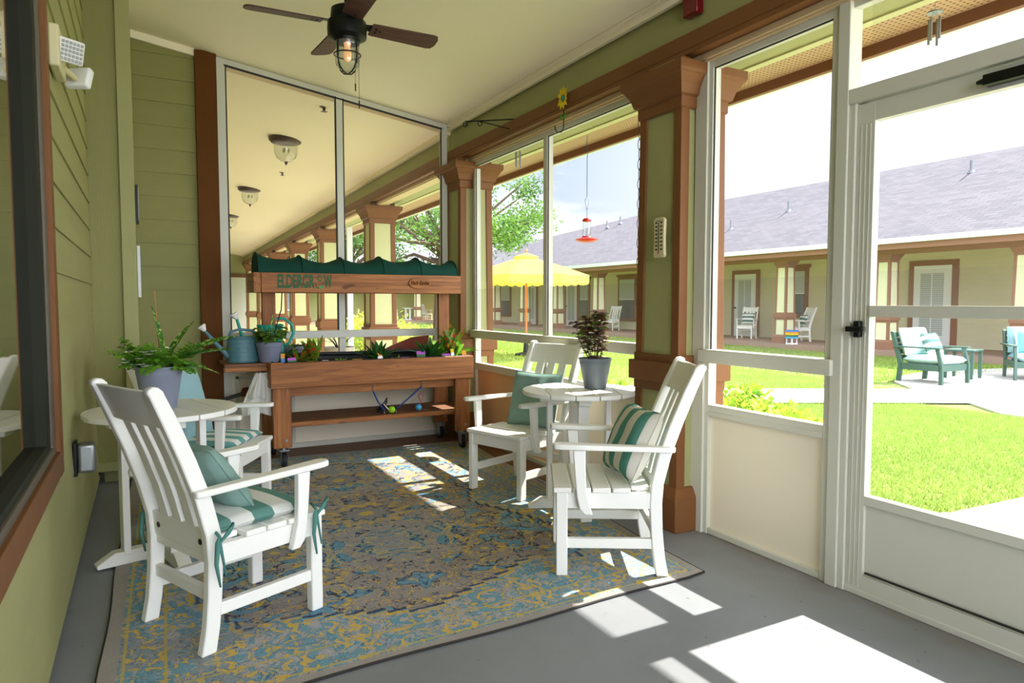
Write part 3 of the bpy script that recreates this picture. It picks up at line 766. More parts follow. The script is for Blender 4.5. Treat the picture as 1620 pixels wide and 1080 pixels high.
r = sroot('wall_next', M_NEXT)
lap_wall('house_side', 'siding_green', (-0.30, 6.7, 0), (0, 1, 0), 22.3, 0, 3.65, (1, 0, 0), parent=r)
lap_wall('end_side', 'siding_green', (-1.4, 28.0, 0), (1, 0, 0), 4.7, 0, 3.8, (0, -1, 0), parent=r)
b = MB(); b.box(1.95, 3.02, 27.9, 27.98, 0, 2.45); b.build('door_casing', 'brown_paint', r)
MB().box(2.08, 2.88, 27.86, 27.94, 0.02, 2.3).build('door_panel', 'white_trim', r)
for k, yy in enumerate((9.7, 13.2, 16.5, 19.8, 23.1, 26.4)):
    r = sroot('column_%d' % (k + 4), M_NEXT); panel_column(r, 2.95, yy, 0.20, mg='green_lit', mbn='brown_paint', hd=.20)
r = sroot('column_10', M_NEXT)
b = MB(); b.box(2.86, 2.95, 11.3, 11.36, .0, 2.6); b.build('downspout', 'far_white', r)

# ================================================================ THE COURTYARD
def slab(name, poly, z, m, th=.04):
    b = MB(); b.prism(poly, 2, z - th, z); return b.build(name, m, kind='structure')
slab('ground', [(3.36, -14), (60, -14), (60, 70), (-30, 70), (-30, 6.7), (-1.6, 6.7), (-1.6, 29.2), (3.36, 29.2)], -.06, 'lawn_soil')
slab('ground_behind', [(-14, -14), (3.36, -14), (3.36, -2.6), (-14, -2.6)], -.05, 'walk_concrete')
def strip(pts, w):
    L, Rr = [], []
    for i, p in enumerate(pts):
        a = Vector(pts[max(i - 1, 0)]); c = Vector(pts[min(i + 1, len(pts) - 1)]); d = (c - a).normalized(); n_ = Vector((-d.y, d.x))
        L.append(tuple(Vector(p) + n_ * w / 2)); Rr.append(tuple(Vector(p) - n_ * w / 2))
    return L, Rr
def path(name, pts, w, z):
    L, Rr = strip(pts, w); b = MB(); n_ = len(L)
    b.add([(x, y, z) for x, y in L] + [(x, y, z) for x, y in Rr], [(i, i + 1, n_ + i + 1, n_ + i) for i in range(n_ - 1)])
    return b.build(name, 'walk_concrete', kind='structure')
path('path_1', [(4.9, 24), (5.0, 18), (5.1, 14), (5.3, 11.5), (5.9, 9.6), (6.9, 8.2), (8.2, 7.2), (9.5, 6.5), (11.0, 5.6), (12.5, 4.5)], 1.55, -.035)
slab('patio', [(10.6, 5.9), (11.0, 6.7), (11.6, 7.35), (12.6, 7.9), (14.0, 8.1), (16.8, 7.6), (16.8, -2), (9.5, -2), (9.3, 2.8), (9.45, 4.6)], -.03, 'walk_concrete')
slab('path_2', [(3.36, 2.56), (4.62, 2.56), (4.62, -2), (3.36, -2)], -.025, 'walk_concrete')
slab('path_3', [(4.65, 2.54), (9.6, 2.30), (9.6, .7), (4.65, .9)], -.028, 'walk_concrete')
b = MB(); b.prism([(3.36, 2.6), (4.35, 2.6), (4.5, 2.8), (4.25, 3.1), (3.9, 3.6), (3.36, 3.9)], 2, -.06, -.035); b.build('mulch_bed', 'mulch', kind='structure')

# grass blades: near field fine, far field coarser
def on_hard(x, y):
    if x > 9.4 and y < 6.0: return True
    if x > 10.6 and y < 7.4: return True
    if x > 4.6 and .7 < y < 2.6 - .05 * (x - 4.6): return True
    if x < 4.65 and y < 2.6: return True
    if x < 4.4 and y < 3.6 and (x - 3.36) + (y - 2.6) < 1.15: return True
    P_ = [(5.0, 18), (5.1, 14), (5.3, 11.5), (5.9, 9.6), (6.9, 8.2), (8.2, 7.2), (9.5, 6.5), (11.0, 5.6)]
    for (ax, ay), (bx, by) in zip(P_[:-1], P_[1:]):
        dx, dy = bx - ax, by - ay; t = max(0, min(1, ((x - ax) * dx + (y - ay) * dy) / (dx * dx + dy * dy)))
        if math.hypot(x - ax - t * dx, y - ay - t * dy) < .79: return True
    return False
def grass(name, rects, label):
    V = []; F = []; rr = random.Random(3)
    for (xa, xb, ya, yb, cnt, h, w) in rects:
        for _ in range(cnt):
            x = rr.uniform(xa, xb); y = rr.uniform(ya, yb)
            if on_hard(x, y): continue
            a = rr.uniform(0, 6.283); hh = h * rr.uniform(.5, 1.15); ln = rr.uniform(.2, .9) * hh; c, s = math.cos(a), math.sin(a); q = rr.uniform(0, 6.283)
            k = len(V); z = -.062
            V += [(x - c * w, y - s * w, z), (x + c * w, y + s * w, z), (x + math.cos(q) * ln, y + math.sin(q) * ln, z + hh)]
            F.append((k, k + 1, k + 2))
    me = bpy.data.meshes.new(name); me.from_pydata(V, [], F); me.materials.append(MATS['grass_blade'])
    o = bpy.data.objects.new(name, me); COL.objects.link(o); o['kind'] = 'stuff'; tag(o, label, 'grass')
grass('lawn_grass', [(3.5, 9.5, 2.4, 6.5, 70000, .055, .005), (3.4, 11, 6.5, 14, 45000, .06, .008), (9.4, 17, 5.8, 20, 40000, .06, .012), (3.4, 17, 14, 30, 40000, .07, .02)],
      'short bright green lawn grass filling the courtyard around the paths')

def leafball(b, c, r, n_, L, w, rr, squash=.8, shell=.55):
    for _ in range(n_):
        while True:
            v = Vector((rr.uniform(-1, 1), rr.uniform(-1, 1), rr.uniform(-1, 1)))
            if .02 < v.length <= 1: break
        v = v.normalized() * (shell + (1 - shell) * rr.random()); p = Vector(c) + Vector((v.x * r, v.y * r, v.z * r * squash))
        d = Vector((rr.uniform(-1, 1), rr.uniform(-1, 1), rr.uniform(-.5, .8))).normalized() + v * .5
        l_ = L * rr.uniform(.6, 1.3); s_ = d.cross(Vector((rr.uniform(-1, 1), rr.uniform(-1, 1), rr.uniform(-1, 1)))).normalized() * w * rr.uniform(.6, 1.2) / 2
        d = d.normalized()
        b.add([p, p + d * l_ * .45 + s_, p + d * l_, p + d * l_ * .45 - s_], [(0, 1, 2, 3)])

# low shrubs outside the screens
rr = random.Random(11)
for i, (x, y, r_, h, lab) in enumerate([
        (4.98, 4.0, .46, .46, 'low yellow-green shrub with pinkish new leaves beside the screened door panel'),
        (5.45, 4.70, .48, .46, 'low yellow-green shrub, middle one of the clump outside the narrow screen'),
        (5.95, 5.5, .46, .44, 'low yellow-green shrub at the walkway end of the clump'),
        (4.85, 4.95, .46, .44, 'low yellow-green shrub behind the tapered porch column'),
        (4.85, 6.45, .46, .42, 'low pink-tipped shrub seen below the purple-leaved pot plant')]):
    t = thing('low_shrub', lab, 'shrub', (x, y, -.06), group='low shrubs along the porch')
    b = MB()
    for k in range(9):
        a = rr.uniform(0, 6.28); q = r_ * rr.uniform(0, .7)
        leafball(b, (math.cos(a) * q, math.sin(a) * q, h * rr.uniform(.35, .8)), r_ * .5, 110, .095, .048, rr, .7, .25)
    b.build('foliage', 'leaf_shrub', t)
    s_ = MB()
    for k in range(9):
        a = rr.uniform(0, 6.28); s_.tube([(0, 0, 0), (math.cos(a) * .1, math.sin(a) * .1, h * .3), (math.cos(a) * .26, math.sin(a) * .26, h * .7)], [.009, .006, .003], 5)
    s_.build('stem', 'bark', t)

def tree(x, y, h, crown, lab, n_, seed, L=.26, leafm='leaf_tree', lean=(0, 0)):
    rr = random.Random(seed); t = thing('broadleaf_tree', lab, 'tree', (x, y, -.06), group='trees behind the buildings')
    b = MB(); th = h * .45
    b.tube([(0, 0, 0), (.05, .03, th * .5), (lean[0] * .3, lean[1] * .3, th), (lean[0], lean[1], h * .8)], [h * .035, h * .028, h * .022, h * .006], 9)
    blobs = []
    for k in range(crown[3]):
        a = rr.uniform(0, 6.28); q = math.sqrt(rr.random()) * crown[0]; z = h - crown[1] + rr.uniform(-1, 1) * crown[1] * math.sqrt(max(0, 1 - (q / crown[0]) ** 2)) * .9
        c = (lean[0] + math.cos(a) * q, lean[1] + math.sin(a) * q, z); blobs.append(c)
        b.tube([(lean[0] * .3, lean[1] * .3, th * rr.uniform(.8, 1.1)), (c[0] * .55, c[1] * .55, (th + c[2]) / 2), c], [h * .012, h * .008, h * .002], 5)
    b.build('trunk', 'bark', t)
    f = MB()
    for c in blobs: leafball(f, c, crown[2] * rr.uniform(.7, 1.2), n_, L, L * .45, rr, .7, .2)
    f.build('crown', leafm, t)
tree(9.6, 23.5, 7.6, (3.3, 2.9, .95, 46), 'leafy green tree standing in the courtyard behind the yellow umbrella', 300, 5, .17, lean=(.6, 0))
tree(13.0, 56.0, 12.5, (5.0, 4.0, 1.6, 44), 'green tree behind the far wing, seen between pale porch columns', 110, 8, .36)
tree(3.0, 56.5, 11.5, (4.6, 3.8, 1.5, 40), 'dense green tree behind the far wing, left of the others', 110, 9, .36)
tree(8.2, 31.0, 7.8, (3.2, 3.0, 1.1, 36), 'dark leafy tree seen through the partition, right of the nearest pale column', 300, 10, .17)
tree(27.5, 47.0, 7.0, (2.6, 1.8, 1.0, 18), 'distant treetop showing above the far roof ridge', 90, 12, .36)

# yellow market umbrella
t = thing('patio_umbrella', 'yellow scalloped patio umbrella open on a wooden pole in the courtyard', 'umbrella', (8.9, 15.75, -.05))
b = MB(); R0, zr, zt = 1.68, 2.10, 2.62; N = 8
def canopy_pt(a, q):
    k = (a / (2 * PI) * N) % 1.0; sag = math.cos((k - .5) * 2 * PI / N) / math.cos(PI / N); R_ = R0 * q
    flat = R_ * math.cos(PI / N) / math.cos((k - .5) * 2 * PI / N)
    return (math.cos(a) * flat, math.sin(a) * flat, zt - (zt - zr) * (q ** 1.15) - .02 * math.sin(PI * k) * q)
nn = 64
b.grid(lambda u, v: canopy_pt(u * 2 * PI, .12 + .88 * v), nn, 8)
def val(u, v):
    p = canopy_pt(u * 2 * PI, 1.0); sc = .18 + .045 * abs(math.sin(u * PI * 40)); return (p[0] * (1 + .005 * math.sin(u * 2 * PI * 20)), p[1], p[2] - sc * v)
b.grid(val, 320, 2); b.build('canopy', 'canvas_yellow', t)
v_ = MB(); v_.grid(lambda u, v: (math.cos(u * 6.2832) * (.02 + .30 * v), math.sin(u * 6.2832) * (.02 + .30 * v), zt + .09 - .10 * v), 24, 3)
v_.grid(lambda u, v: (math.cos(u * 6.2832) * .32, math.sin(u * 6.2832) * .32, zt - .01 - .06 * v), 24, 1); v_.build('vent_cap', 'canvas_yellow', t)
p_ = MB(); p_.cone((0, 0, 0), (0, 0, zt + .1), .035, .03, 12); p_.ball((0, 0, zt + .15), .04); p_.build('pole', 'pole_wood', t)
s_ = MB(); s_.lathe([(0, 0), (.3, 0), (.3, .05), (.08, .10), (.06, .35), (0, .35)], 20); s_.build('base', 'rubber_dark', t)
for k in range(8):
    a = 2 * PI * k / 8; MB().bar((0, 0, zt - .03), (math.cos(a) * R0 * .98, math.sin(a) * R0 * .98, zr + .0), .02, .02).build('rib', 'pole_wood', t)

# ---------------------------------------------------------------- the wing across the courtyard (mirror of this porch)
FX = 17.55
bl = thing('residential_wing', 'green one-storey wing with grey shingle roof across the courtyard', 'building', (0, 0, 0))
b = MB()
def rp(x, z, y): return (x, y, z)
ez = 2.93; ex = 16.62
roofp = [(-6, 22.0, 5.80), (27, 22.0, 5.74), (44, 22.0, 5.02)]
vs = []
for y, rx, rz in roofp: vs += [(ex, y, ez + (.05 if y > 20 else 0)), (rx, y, rz), (28, y, 2.9)]
vs += [(a, b_, c - .06) for a, b_, c in vs]
b.add(vs, [(0, 1, 4, 3), (3, 4, 7, 6), (1, 2, 5, 4), (4, 5, 8, 7), (9, 12, 13, 10), (12, 15, 16, 13), (0, 3, 12, 9), (3, 6, 15, 12), (0, 9, 10, 1), (6, 7, 16, 15), (7, 8, 17, 16)])
b.build('roof', 'roof_shingle', bl)
b = MB(); b.box(ex - .12, ex, -6, 44, ez - .10, ez + .03); b.build('gutter', 'gutter_white', bl)
b = MB(); b.box(ex, ex + .06, -6, 44, ez - .24, ez - .02); b.box(FX - .32, FX - .24, -6, 44, 2.60, 2.78); b.build('fascia', 'far_brown', bl)
b = MB(); b.box(ex + .05, FX + .3, -6, 44, ez - .06, ez - .04); b.box(FX - .24, FX + .24, -6, 44, 2.70, 2.95); b.build('soffit', 'green_lit', bl)
MB().box(FX - .2, 19.9, -6, 44, 3.0, 3.05).build('porch_ceiling', 'ceiling_cream', bl)
MB().box(16.95, 21, -6, 44, -.10, .10).build('porch_floor', 'far_floor', bl)
lap_wall('siding_wall', 'siding_far', (19.8, -6, 0), (0, 1, 0), 50, .1, 3.0, (-1, 0, 0), pitch=.17, parent=bl)
MB().box(19.82, 28, -6, 44, 0, 3.0).build('house_body', 'siding_far', bl)
cl0 = None
for k in range(13):
    yy = 8.1 + 3.3 * (k - 2) if k < 13 else 0
    if k == 0:
        r = bpy.data.objects.new('porch_column', None); COL.objects.link(r); r.parent = bl
        # each column is one part with its pieces as sub-parts
        panel_column(r, 0, 0, .22, .10, 2.72, 'far_panel_lit', 'far_brown', .03, 0)
        cl0 = r; r.location = (FX, yy, 0)
    else:
        r = copy_tree(cl0, bl); r.location = (FX, yy, 0)

def far_door(parent, y0, y1, zt=2.40, x=19.8):
    f = MB().box(x - .06, x - .01, y0 - .16, y1 + .16, .1, zt + .15).build('door', 'far_brown', parent)
    MB().box(x - .08, x - .03, y0, y1, .1, zt).build('door_leaf', 'far_white', f)
    MB().box(x - .095, x - .07, y0 + .2, y1 - .2, .42, zt - .22).build('door_glass', 'blinds', f)
    g = MB(); g.box(x - .105, x - .09, (y0 + y1) / 2 - .012, (y0 + y1) / 2 + .012, .42, zt - .22); g.build('muntin', 'far_white', f)
    MB().ball((x - .12, y1 - .08, 1.15), .035).build('knob', 'metal_dark', f)
def far_window(parent, y0, y1, z0=.95, z1=2.42, x=19.8, hd=True):
    f = MB(); f.box(x - .06, x - .01, y0 - .13, y1 + .13, z0 - .12, z1 + .14)
    if hd: f.box(x - .09, x - .01, y0 - .2, y1 + .2, z1 + .12, z1 + .22)
    f = f.build('window', 'far_brown', parent)
    MB().box(x - .075, x - .03, y0, y1, (z0 + z1) / 2, z1).build('upper_pane', 'blinds', f)
    MB().box(x - .075, x - .03, y0, y1, z0, (z0 + z1) / 2 - .04).build('lower_pane', 'pane_far', f)
    MB().box(x - .085, x - .03, y0, y1, (z0 + z1) / 2 - .04, (z0 + z1) / 2).build('meeting_rail', 'far_white', f)
far_door(bl, 17.85, 18.85); far_window(bl, 15.75, 16.5)
far_door(bl, 10.95, 12.0); far_window(bl, 24.9, 26.0, .6); far_door(bl, 29.6, 30.6); far_window(bl, 28.6, 29.3, .6)
far_door(bl, 33.8, 34.7); far_window(bl, 37.0, 38.3, .6); far_window(bl, 21.4, 22.2); far_window(bl, 6.3, 7.2); far_window(bl, 8.3, 9.1)
b = MB(); b.cone((19.74, 17.72, 1.2), (19.74, 17.72, 1.2001), .01, .01, 6)
for k, (x_, y_, z_) in enumerate(((19.6, 16.35, 4.55), (18.6, 18.0, 4.0), (20.6, 11.0, 5.02), (20.9, 28.6, 5.1), (21.2, 27.9, 5.35), (20.6, 24.4, 5.0), (20.9, 22.6, 5.2))):
    v_ = MB(); zz = ez + (x_ - ex) / (22 - ex) * (5.76 - ez)
    v_.cone((x_, y_, zz - .05), (x_, y_, zz + .32), .045, .045, 10); v_.cone((x_, y_, zz - .05), (x_, y_, zz + .05), .12, .06, 10); v_.build('roof_vent', 'vent_pipe', bl)

# the wing closing the courtyard's far end
b2 = thing('end_wing', 'pale green porch wing closing the far end of the courtyard', 'building', (0, 0, 0))
b = MB(); vs = [(-12, 44.5, 2.9), (21, 44.5, 2.9), (21, 50, 5.2), (-12, 50, 5.2), (-12, 44.5, 2.84), (21, 44.5, 2.84), (21, 50, 5.14), (-12, 50, 5.14)]
b.add(vs, [(0, 1, 2, 3), (7, 6, 5, 4), (0, 4, 5, 1), (1, 5, 6, 2), (2, 6, 7, 3), (3, 7, 4, 0)]); b.build('roof', 'roof_shingle', b2)
MB().box(-12, 21, 44.4, 44.5, 2.72, 2.92).build('fascia', 'far_brown', b2)
lap_wall('siding_wall', 'far_green', (-12, 47.5, 0), (1, 0, 0), 33, .1, 3.0, (0, -1, 0), pitch=.17, parent=b2)
MB().box(-12, 21, 44.8, 48, -.1, .1).build('porch_floor', 'far_floor', b2)
for k in range(9):
    r = copy_tree(cl0, b2); r.location = (-9.5 + 3.3 * k, 45.4, 0)
for k in range(8):
    x0_ = -8.6 + 3.3 * k
    f = MB().box(x0_, x0_ + 1.2, 47.36, 47.46, .8, 2.4).build('window', 'far_white', b2)
    MB().box(x0_ + .08, x0_ + 1.12, 47.34, 47.40, .88, 2.32).build('window_glass', 'pane_far', f)

# ================================================================ FURNITURE
def post_profile(fr=True):
    """curved rear post seen from the side: local x (forward) against z"""
    cl = [(-.262, 0.0, .030), (-.243, .10, .029), (-.232, .22, .029), (-.226, .36, .030), (-.232, .46, .031), (-.266, .60, .032), (-.322, .76, .032), (-.386, .92, .031), (-.428, 1.015, .028)]
    f = [(x + w, z) for x, z, w in cl]; k = [(x - w, z) for x, z, w in cl]
    top = [(-.432 + .026, 1.03), (-.436 + .014, 1.045), (-.436 - .006, 1.05), (-.436 - .024, 1.04), (-.434 - .030, 1.026)]
    return f + top + k[::-1]

def back_x(z):
    cl = [(-.226, .36), (-.232, .46), (-.266, .60), (-.322, .76), (-.386, .92), (-.445, 1.05)]
    for (xa, za), (xb, zb) in zip(cl[:-1], cl[1:]):
        if z <= zb: return xa + (xb - xa) * (z - za) / (zb - za)
    return cl[-1][0]

def make_chair(name, label, group):
    t = thing(name, label, 'chair', group=group); m = 'white_plastic'; hw = .255
    for sy in (-1, 1):
        y0, y1 = sorted((sy * hw, sy * (hw - .042)))
        MB().prism(post_profile(), 1, y0, y1).build('back_post', m, t, bevel=.006)
        MB().box(.205, .262, y0, y1, 0, .425).build('leg', m, t, bevel=.006)
        a = MB()   # armrest: plank bowing outward, rounded front, slightly raised in front
        yo = sy * (hw + .012)
        pts = [(.280, .0), (.273, .028), (.245, .038), (.12, .036), (-.07, .028), (-.28, .026), (-.31, .02), (-.315, 0)]
        out = [(x, yo + w) for x, w in pts] + [(x, yo - w) for x, w in pts[::-1][1:]]
        n_ = len(out)
        zf = lambda x: .622 + .018 * max(0, (x + .27) / .6)
        a.add([(x, y, zf(x)) for x, y in out] + [(x, y, zf(x) + .026) for x, y in out],
              [tuple(range(n_ - 1, -1, -1)), tuple(range(n_, 2 * n_))] + [(i, (i + 1) % n_, n_ + (i + 1) % n_, n_ + i) for i in range(n_)])
        a.build('armrest', m, t, bevel=.006)
        s_ = MB(); ya, yb = sorted((sy * (hw + .002), sy * (hw + .034)))
        s_.prism([(.085, .315), (.125, .315), (.150, .345), (.163, .40), (.172, .50), (.182, .632), (.122, .632), (.120, .50), (.115, .42), (.10, .36)], 1, ya, yb)
        s_.build('arm_support', m, t, bevel=.005)
        MB().box(-.235, .215, min(sy * .246, sy * .215), max(sy * .246, sy * .215), .135, .185).build('stretcher', m, t, bevel=.004)
    MB().box(-.242, -.215, -.225, .225, .19, .24).build('stretcher', m, t, bevel=.004)
    f = MB(); f.box(-.22, .25, .212, .250, .335, .415); f.box(-.22, .25, -.250, -.212, .335, .415); f.box(.225, .258, -.215, .215, .335, .415); f.box(-.235, -.20, -.215, .215, .335, .415)
    f.build('apron', m, t, bevel=.004)
    s_ = MB()
    for k in range(5):
        xa = -.198 + k * .0965; hh = hw + .006 if k < 5 else hw
        s_.box(xa, xa + .088, -hh if k > 0 else -.21, hh if k > 0 else .21, .415, .441)
    s_.build('seat', m, t, bevel=.006)
    def rail(za, zb, w, th=.026, bow=0.0, nm='top_rail'):
        r_ = MB(); xa, xb = back_x(za) , back_x(zb); N_ = 8
        vs = []
        for i in range(N_ + 1):
            y = -w + 2 * w * i / N_; bw = -bow * (1 - (y / w) ** 2)
            vs += [(xa + th / 2 + bw, y, za), (xb + th / 2 + bw, y, zb), (xb - th / 2 + bw, y, zb), (xa - th / 2 + bw, y, za)]
        fs = [(i * 4 + a_, i * 4 + (a_ + 1) % 4, i * 4 + 4 + (a_ + 1) % 4, i * 4 + 4 + a_) for i in range(N_) for a_ in range(4)] + [(3, 2, 1, 0), (N_ * 4, N_ * 4 + 1, N_ * 4 + 2, N_ * 4 + 3)]
        r_.add(vs, fs); return r_.build(nm, m, t, bevel=.005)
    rail(.885, 1.03, .218, bow=.012); rail(.37, .475, .218, nm='lower_rail')
    for k in (-1, 0, 1):
        b_ = MB(); w_ = .034; yc = k * .107; zs = [.46 + .45 * i / 6 for i in range(7)]; vs = []
        for z in zs: x = back_x(z) - .004; vs += [(x + .009, yc - w_, z), (x + .009, yc + w_, z), (x - .009, yc + w_, z), (x - .009, yc - w_, z)]
        b_.add(vs, [(i * 4 + a_, i * 4 + (a_ + 1) % 4, i * 4 + 4 + (a_ + 1) % 4, i * 4 + 4 + a_) for i in range(6) for a_ in range(4)] + [(3, 2, 1, 0), (24, 25, 26, 27)])
        b_.build('back_slat', m, t, bevel=.003)
    for y in (-.17, .17):
        MB().cone((back_x(.42) - .012, y, .42), (back_x(.42) - .0165, y, .42), .012, .012, 14).build('bolt', 'metal_dark', t)
    return t

D = math.radians
G1 = 'white slatted armchairs on the rug'
c1 = make_chair('patio_armchair', 'white slatted armchair with striped seat pad, nearest the camera at left, seen from behind', G1)
def place(src, x, y, a, label, group, z=0.012, s=1.0):
    o = src if src.location.length == 0 else copy_tree(src)
    o.location = (x, y, z); o.rotation_euler = (0, 0, D(a)); o.scale = (s, s, s)
    o['label'] = label; o['group'] = group; return o
G1A = 'white slatted armchairs on the rug'
cA = place(c1, .32, 3.12, 24, c1['label'], G1A)
cB = place(c1, .385, 4.755, -29, 'white slatted armchair behind the left round table, holding a pale blue cushion', G1A)
cC = place(c1, 2.11, 2.895, 150, 'white slatted armchair with the teal and cream striped pillow, beside the tapered column', G1A)
cD = place(c1, 2.37, 4.30, 199, 'white slatted armchair facing the room below the screens, holding a plain teal pillow', G1A)
G2 = 'white armchairs on the porch across the lawn'
place(c1, 18.45, 17.05, 205, 'far white armchair with a grey striped pillow beside the white door across the lawn', G2, .1, 1.05)
place(c1, 18.55, 15.0, 160, 'far white armchair angled beside the window and column across the lawn', G2, .1, 1.05)
place(c1, 18.3, 24.7, 200, 'white armchair on the distant porch seen through the purple-leaved plant', G2, .1, 1.05)
place(c1, 15.4, 46.5, -55, 'far white armchair left of a small table, seen under the planter canopy', G2, .1, 1.1)
place(c1, 18.0, 46.5, -55, 'far white armchair right of a small table, seen beside the planter post', G2, .1, 1.1)

def make_table(name, label, loc, a, group, r=.37, zt=.785):
    t = thing(name, label, 'table', loc, a, group); m = 'white_plastic'
    n_ = 5; pw = 2 * r / n_; g = .005
    for k in range(n_):
        xa, xb = -r + k * pw + g / 2, -r + (k + 1) * pw - g / 2; poly = []
        N_ = 12
        for i in range(N_ + 1):
            x = xa + (xb - xa) * i / N_; poly.append((x, math.sqrt(max(0, r * r - x * x))))
        poly = poly + [(x, -y) for x, y in poly[::-1]]
        pp = [poly[0]]
        for p in poly[1:]:
            if math.hypot(p[0] - pp[-1][0], p[1] - pp[-1][1]) > .002: pp.append(p)
        MB().prism(pp, 2, zt - .028, zt).build('top_plank', m, t, bevel=.004)
    MB().box(-.26, .26, -.04, .04, zt - .075, zt - .028).build('cross_rail', m, t, bevel=.004)
    MB().box(-.04, .04, -.26, .26, zt - .075, zt - .028).build('cross_rail', m, t, bevel=.004)
    for k in range(4):
        q = Matrix.Rotation(k * PI / 2, 4, 'Z')
        l_ = MB(); l_.M = q; l_.box(.175, .21, -.036, .036, .05, zt - .07); l_.build('leg', m, t, bevel=.004)
        f_ = MB(); f_.M = q; f_.prism([(.0, .0), (.33, 0), (.335, .018), (.25, .068), (.0, .068)], 1, -.034, .034); f_.build('foot', m, t, bevel=.004)
    return t
G3 = 'small round white tables'
tL = make_table('round_table', 'round white plank table by the left wall carrying the bushy fern pot', (.07, 4.06, .012), D(14), G3)
tR = make_table('round_table', 'round white plank table by the screens carrying the purple-leaved plant', (2.50, 3.72, .006), D(-25), G3)
tt = copy_tree(tL); tt.location = (16.55, 46.4, .1); tt.scale = (1.1,) * 3; tt['label'] = 'far small white table between two white armchairs, seen under the planter canopy'; tt['group'] = G3

# cushions and pillows
def pillow(name, label, M, w, h, d, m, cat='pillow', group=None, parent=None, pinch=.10, wr=0.0, seed=1):
    rr = random.Random(seed); b = MB(); N_ = 22
    ph = [rr.uniform(0, 6.28) for _ in range(6)]
    def side(s):
        def fn(u, v):
            a, c = u * 2 - 1, v * 2 - 1
            e = (1 - abs(a) ** 2.6) * (1 - abs(c) ** 2.6)
            th = (d / 2) * max(0, e) ** .42
            kx = 1 - pinch * (1 - abs(c)) * (abs(a) ** 3) * .6; ky = 1 - pinch * (1 - abs(a)) * (abs(c) ** 3) * .6
            wv = wr * e * (math.sin(5 * a + 3 * c + ph[0]) + .7 * math.sin(9 * c - 4 * a + ph[1]) + .5 * math.sin(13 * a + ph[2]))
            return (s * (th + .003 + wv), a * w / 2 * kx, c * h / 2 * ky)
        return fn
    b.grid(side(1), N_, N_); b.grid(side(-1), N_, N_)
    o = b.build(name, m, parent, smooth=180)
    p = MB(); pts = []
    for i in range(48):
        q = i / 48 * 4; k = int(q); f = (q - k) * 2 - 1
        a, c = ((f, -1), (1, f), (-f, 1), (-1, -f))[k]
        kx = 1 - pinch * (1 - abs(c)) * (abs(a) ** 3) * .6; ky = 1 - pinch * (1 - abs(a)) * (abs(c) ** 3) * .6
        pts.append((0, a * w / 2 * kx, c * h / 2 * ky))
    p.tube(pts + [pts[0]], .005, 6, False); p.build('piping', m, o, smooth=180)
    o.matrix_world = M
    tag(o, label, cat, group); return o

def MX(x, y, z, rz=0, ry=0, rx=0):
    return Matrix.Translation((x, y, z)) @ Matrix.Rotation(D(rz), 4, 'Z') @ Matrix.Rotation(D(ry), 4, 'Y') @ Matrix.Rotation(D(rx), 4, 'X')
def chair_M(c, lx, ly, lz, ry=0, rx=0, rz=0):
    return Matrix.Translation(c.location) @ Matrix.Rotation(c.rotation_euler.z, 4, 'Z') @ Matrix.Translation((lx, ly, lz)) @ Matrix.Rotation(D(rz), 4, 'Z') @ Matrix.Rotation(D(ry), 4, 'Y') @ Matrix.Rotation(D(rx), 4, 'X')

def seat_pad(label, M, m, ties=True, group=None):
    b = MB(); N_ = 20; w, d, h = .46, .44, .055
    def fn(s):
        def f(u, v):
            a, c = u * 2 - 1, v * 2 - 1
            e = max(0, (1 - abs(a) ** 8) * (1 - abs(c) ** 8))
            puff = (.004 * math.cos(a * PI) + .004 * math.cos(c * PI))
            return (a * d / 2, c * w / 2, h / 2 + s * ((h / 2) * e ** .30 + puff * (s > 0)))
        return f
    b.grid(fn(1), N_, N_); b.grid(fn(-1), N_, N_)
    o = b.build('seat_cushion', m, smooth=180)
    if ties:
        for (x0_, y0_) in ((-.235, -.235), (.20, -.262), (-.235, .235)):
            k = MB(); sgn = 1 if y0_ > 0 else -1
            yk = sgn * .30
            k.tube([(x0_ + .02, y0_ * .9, .03), (x0_, yk, .02), (x0_ - .01, yk + .006 * sgn, .0), (x0_ - .02, yk + .008 * sgn, -.08), (x0_ - .005, yk + .006 * sgn, -.17)], [.006, .006, .011, .008, .004], 6)
            k.tube([(x0_, yk, .0), (x0_ + .03, yk + .012 * sgn, .03), (x0_ + .05, yk + .01 * sgn, .06), (x0_ + .02, yk + .014 * sgn, .03), (x0_ - .005, yk + .01 * sgn, .0), (x0_ + .015, yk + .012 * sgn, -.13)], [.006, .007, .008, .006, .007, .004], 6)
            k.build('tie', 'fabric_teal_dark', o, smooth=180)
    o.matrix_world = M; return tag(o, label, 'cushion', group)
G4 = 'striped seat cushions on the white chairs'
seat_pad('teal and white striped seat cushion tied to the nearest white chair at left', chair_M(cA, -.0, 0, .444), 'stripe_cushion', True, G4)
seat_pad('teal and white striped seat cushion on the chair behind the left table', chair_M(cB, -.0, 0, .444), 'stripe_cushion_long', False, G4)
pillow('throw_pillow', 'small plain teal pillow leaning on the nearest left chair back', chair_M(cA, -.115, .02, .63, ry=-36, rz=6), .36, .33, .13, 'fabric_teal', seed=3, wr=.008)
pillow('throw_pillow', 'tall pale blue cushion leaning on the chair behind the left table', chair_M(cB, -.175, 0, .71, ry=-15), .40, .50, .10, 'fabric_blue', seed=4)
pillow('throw_pillow', 'teal and cream vertically striped pillow on the right-hand white chair', chair_M(cC, -.14, .0, .625, ry=-25, rz=14), .40, .37, .15, 'stripe_pillow', seed=5, wr=.003)
pillow('throw_pillow', 'plain teal square pillow on the white chair facing the room', chair_M(cD, -.135, .03, .635, ry=-16, rz=4), .42, .40, .13, 'fabric_teal', seed=6, wr=.009)
cf = [o for o in bpy.data.objects if o.get('label', '').startswith('far white armchair with a grey')][0]
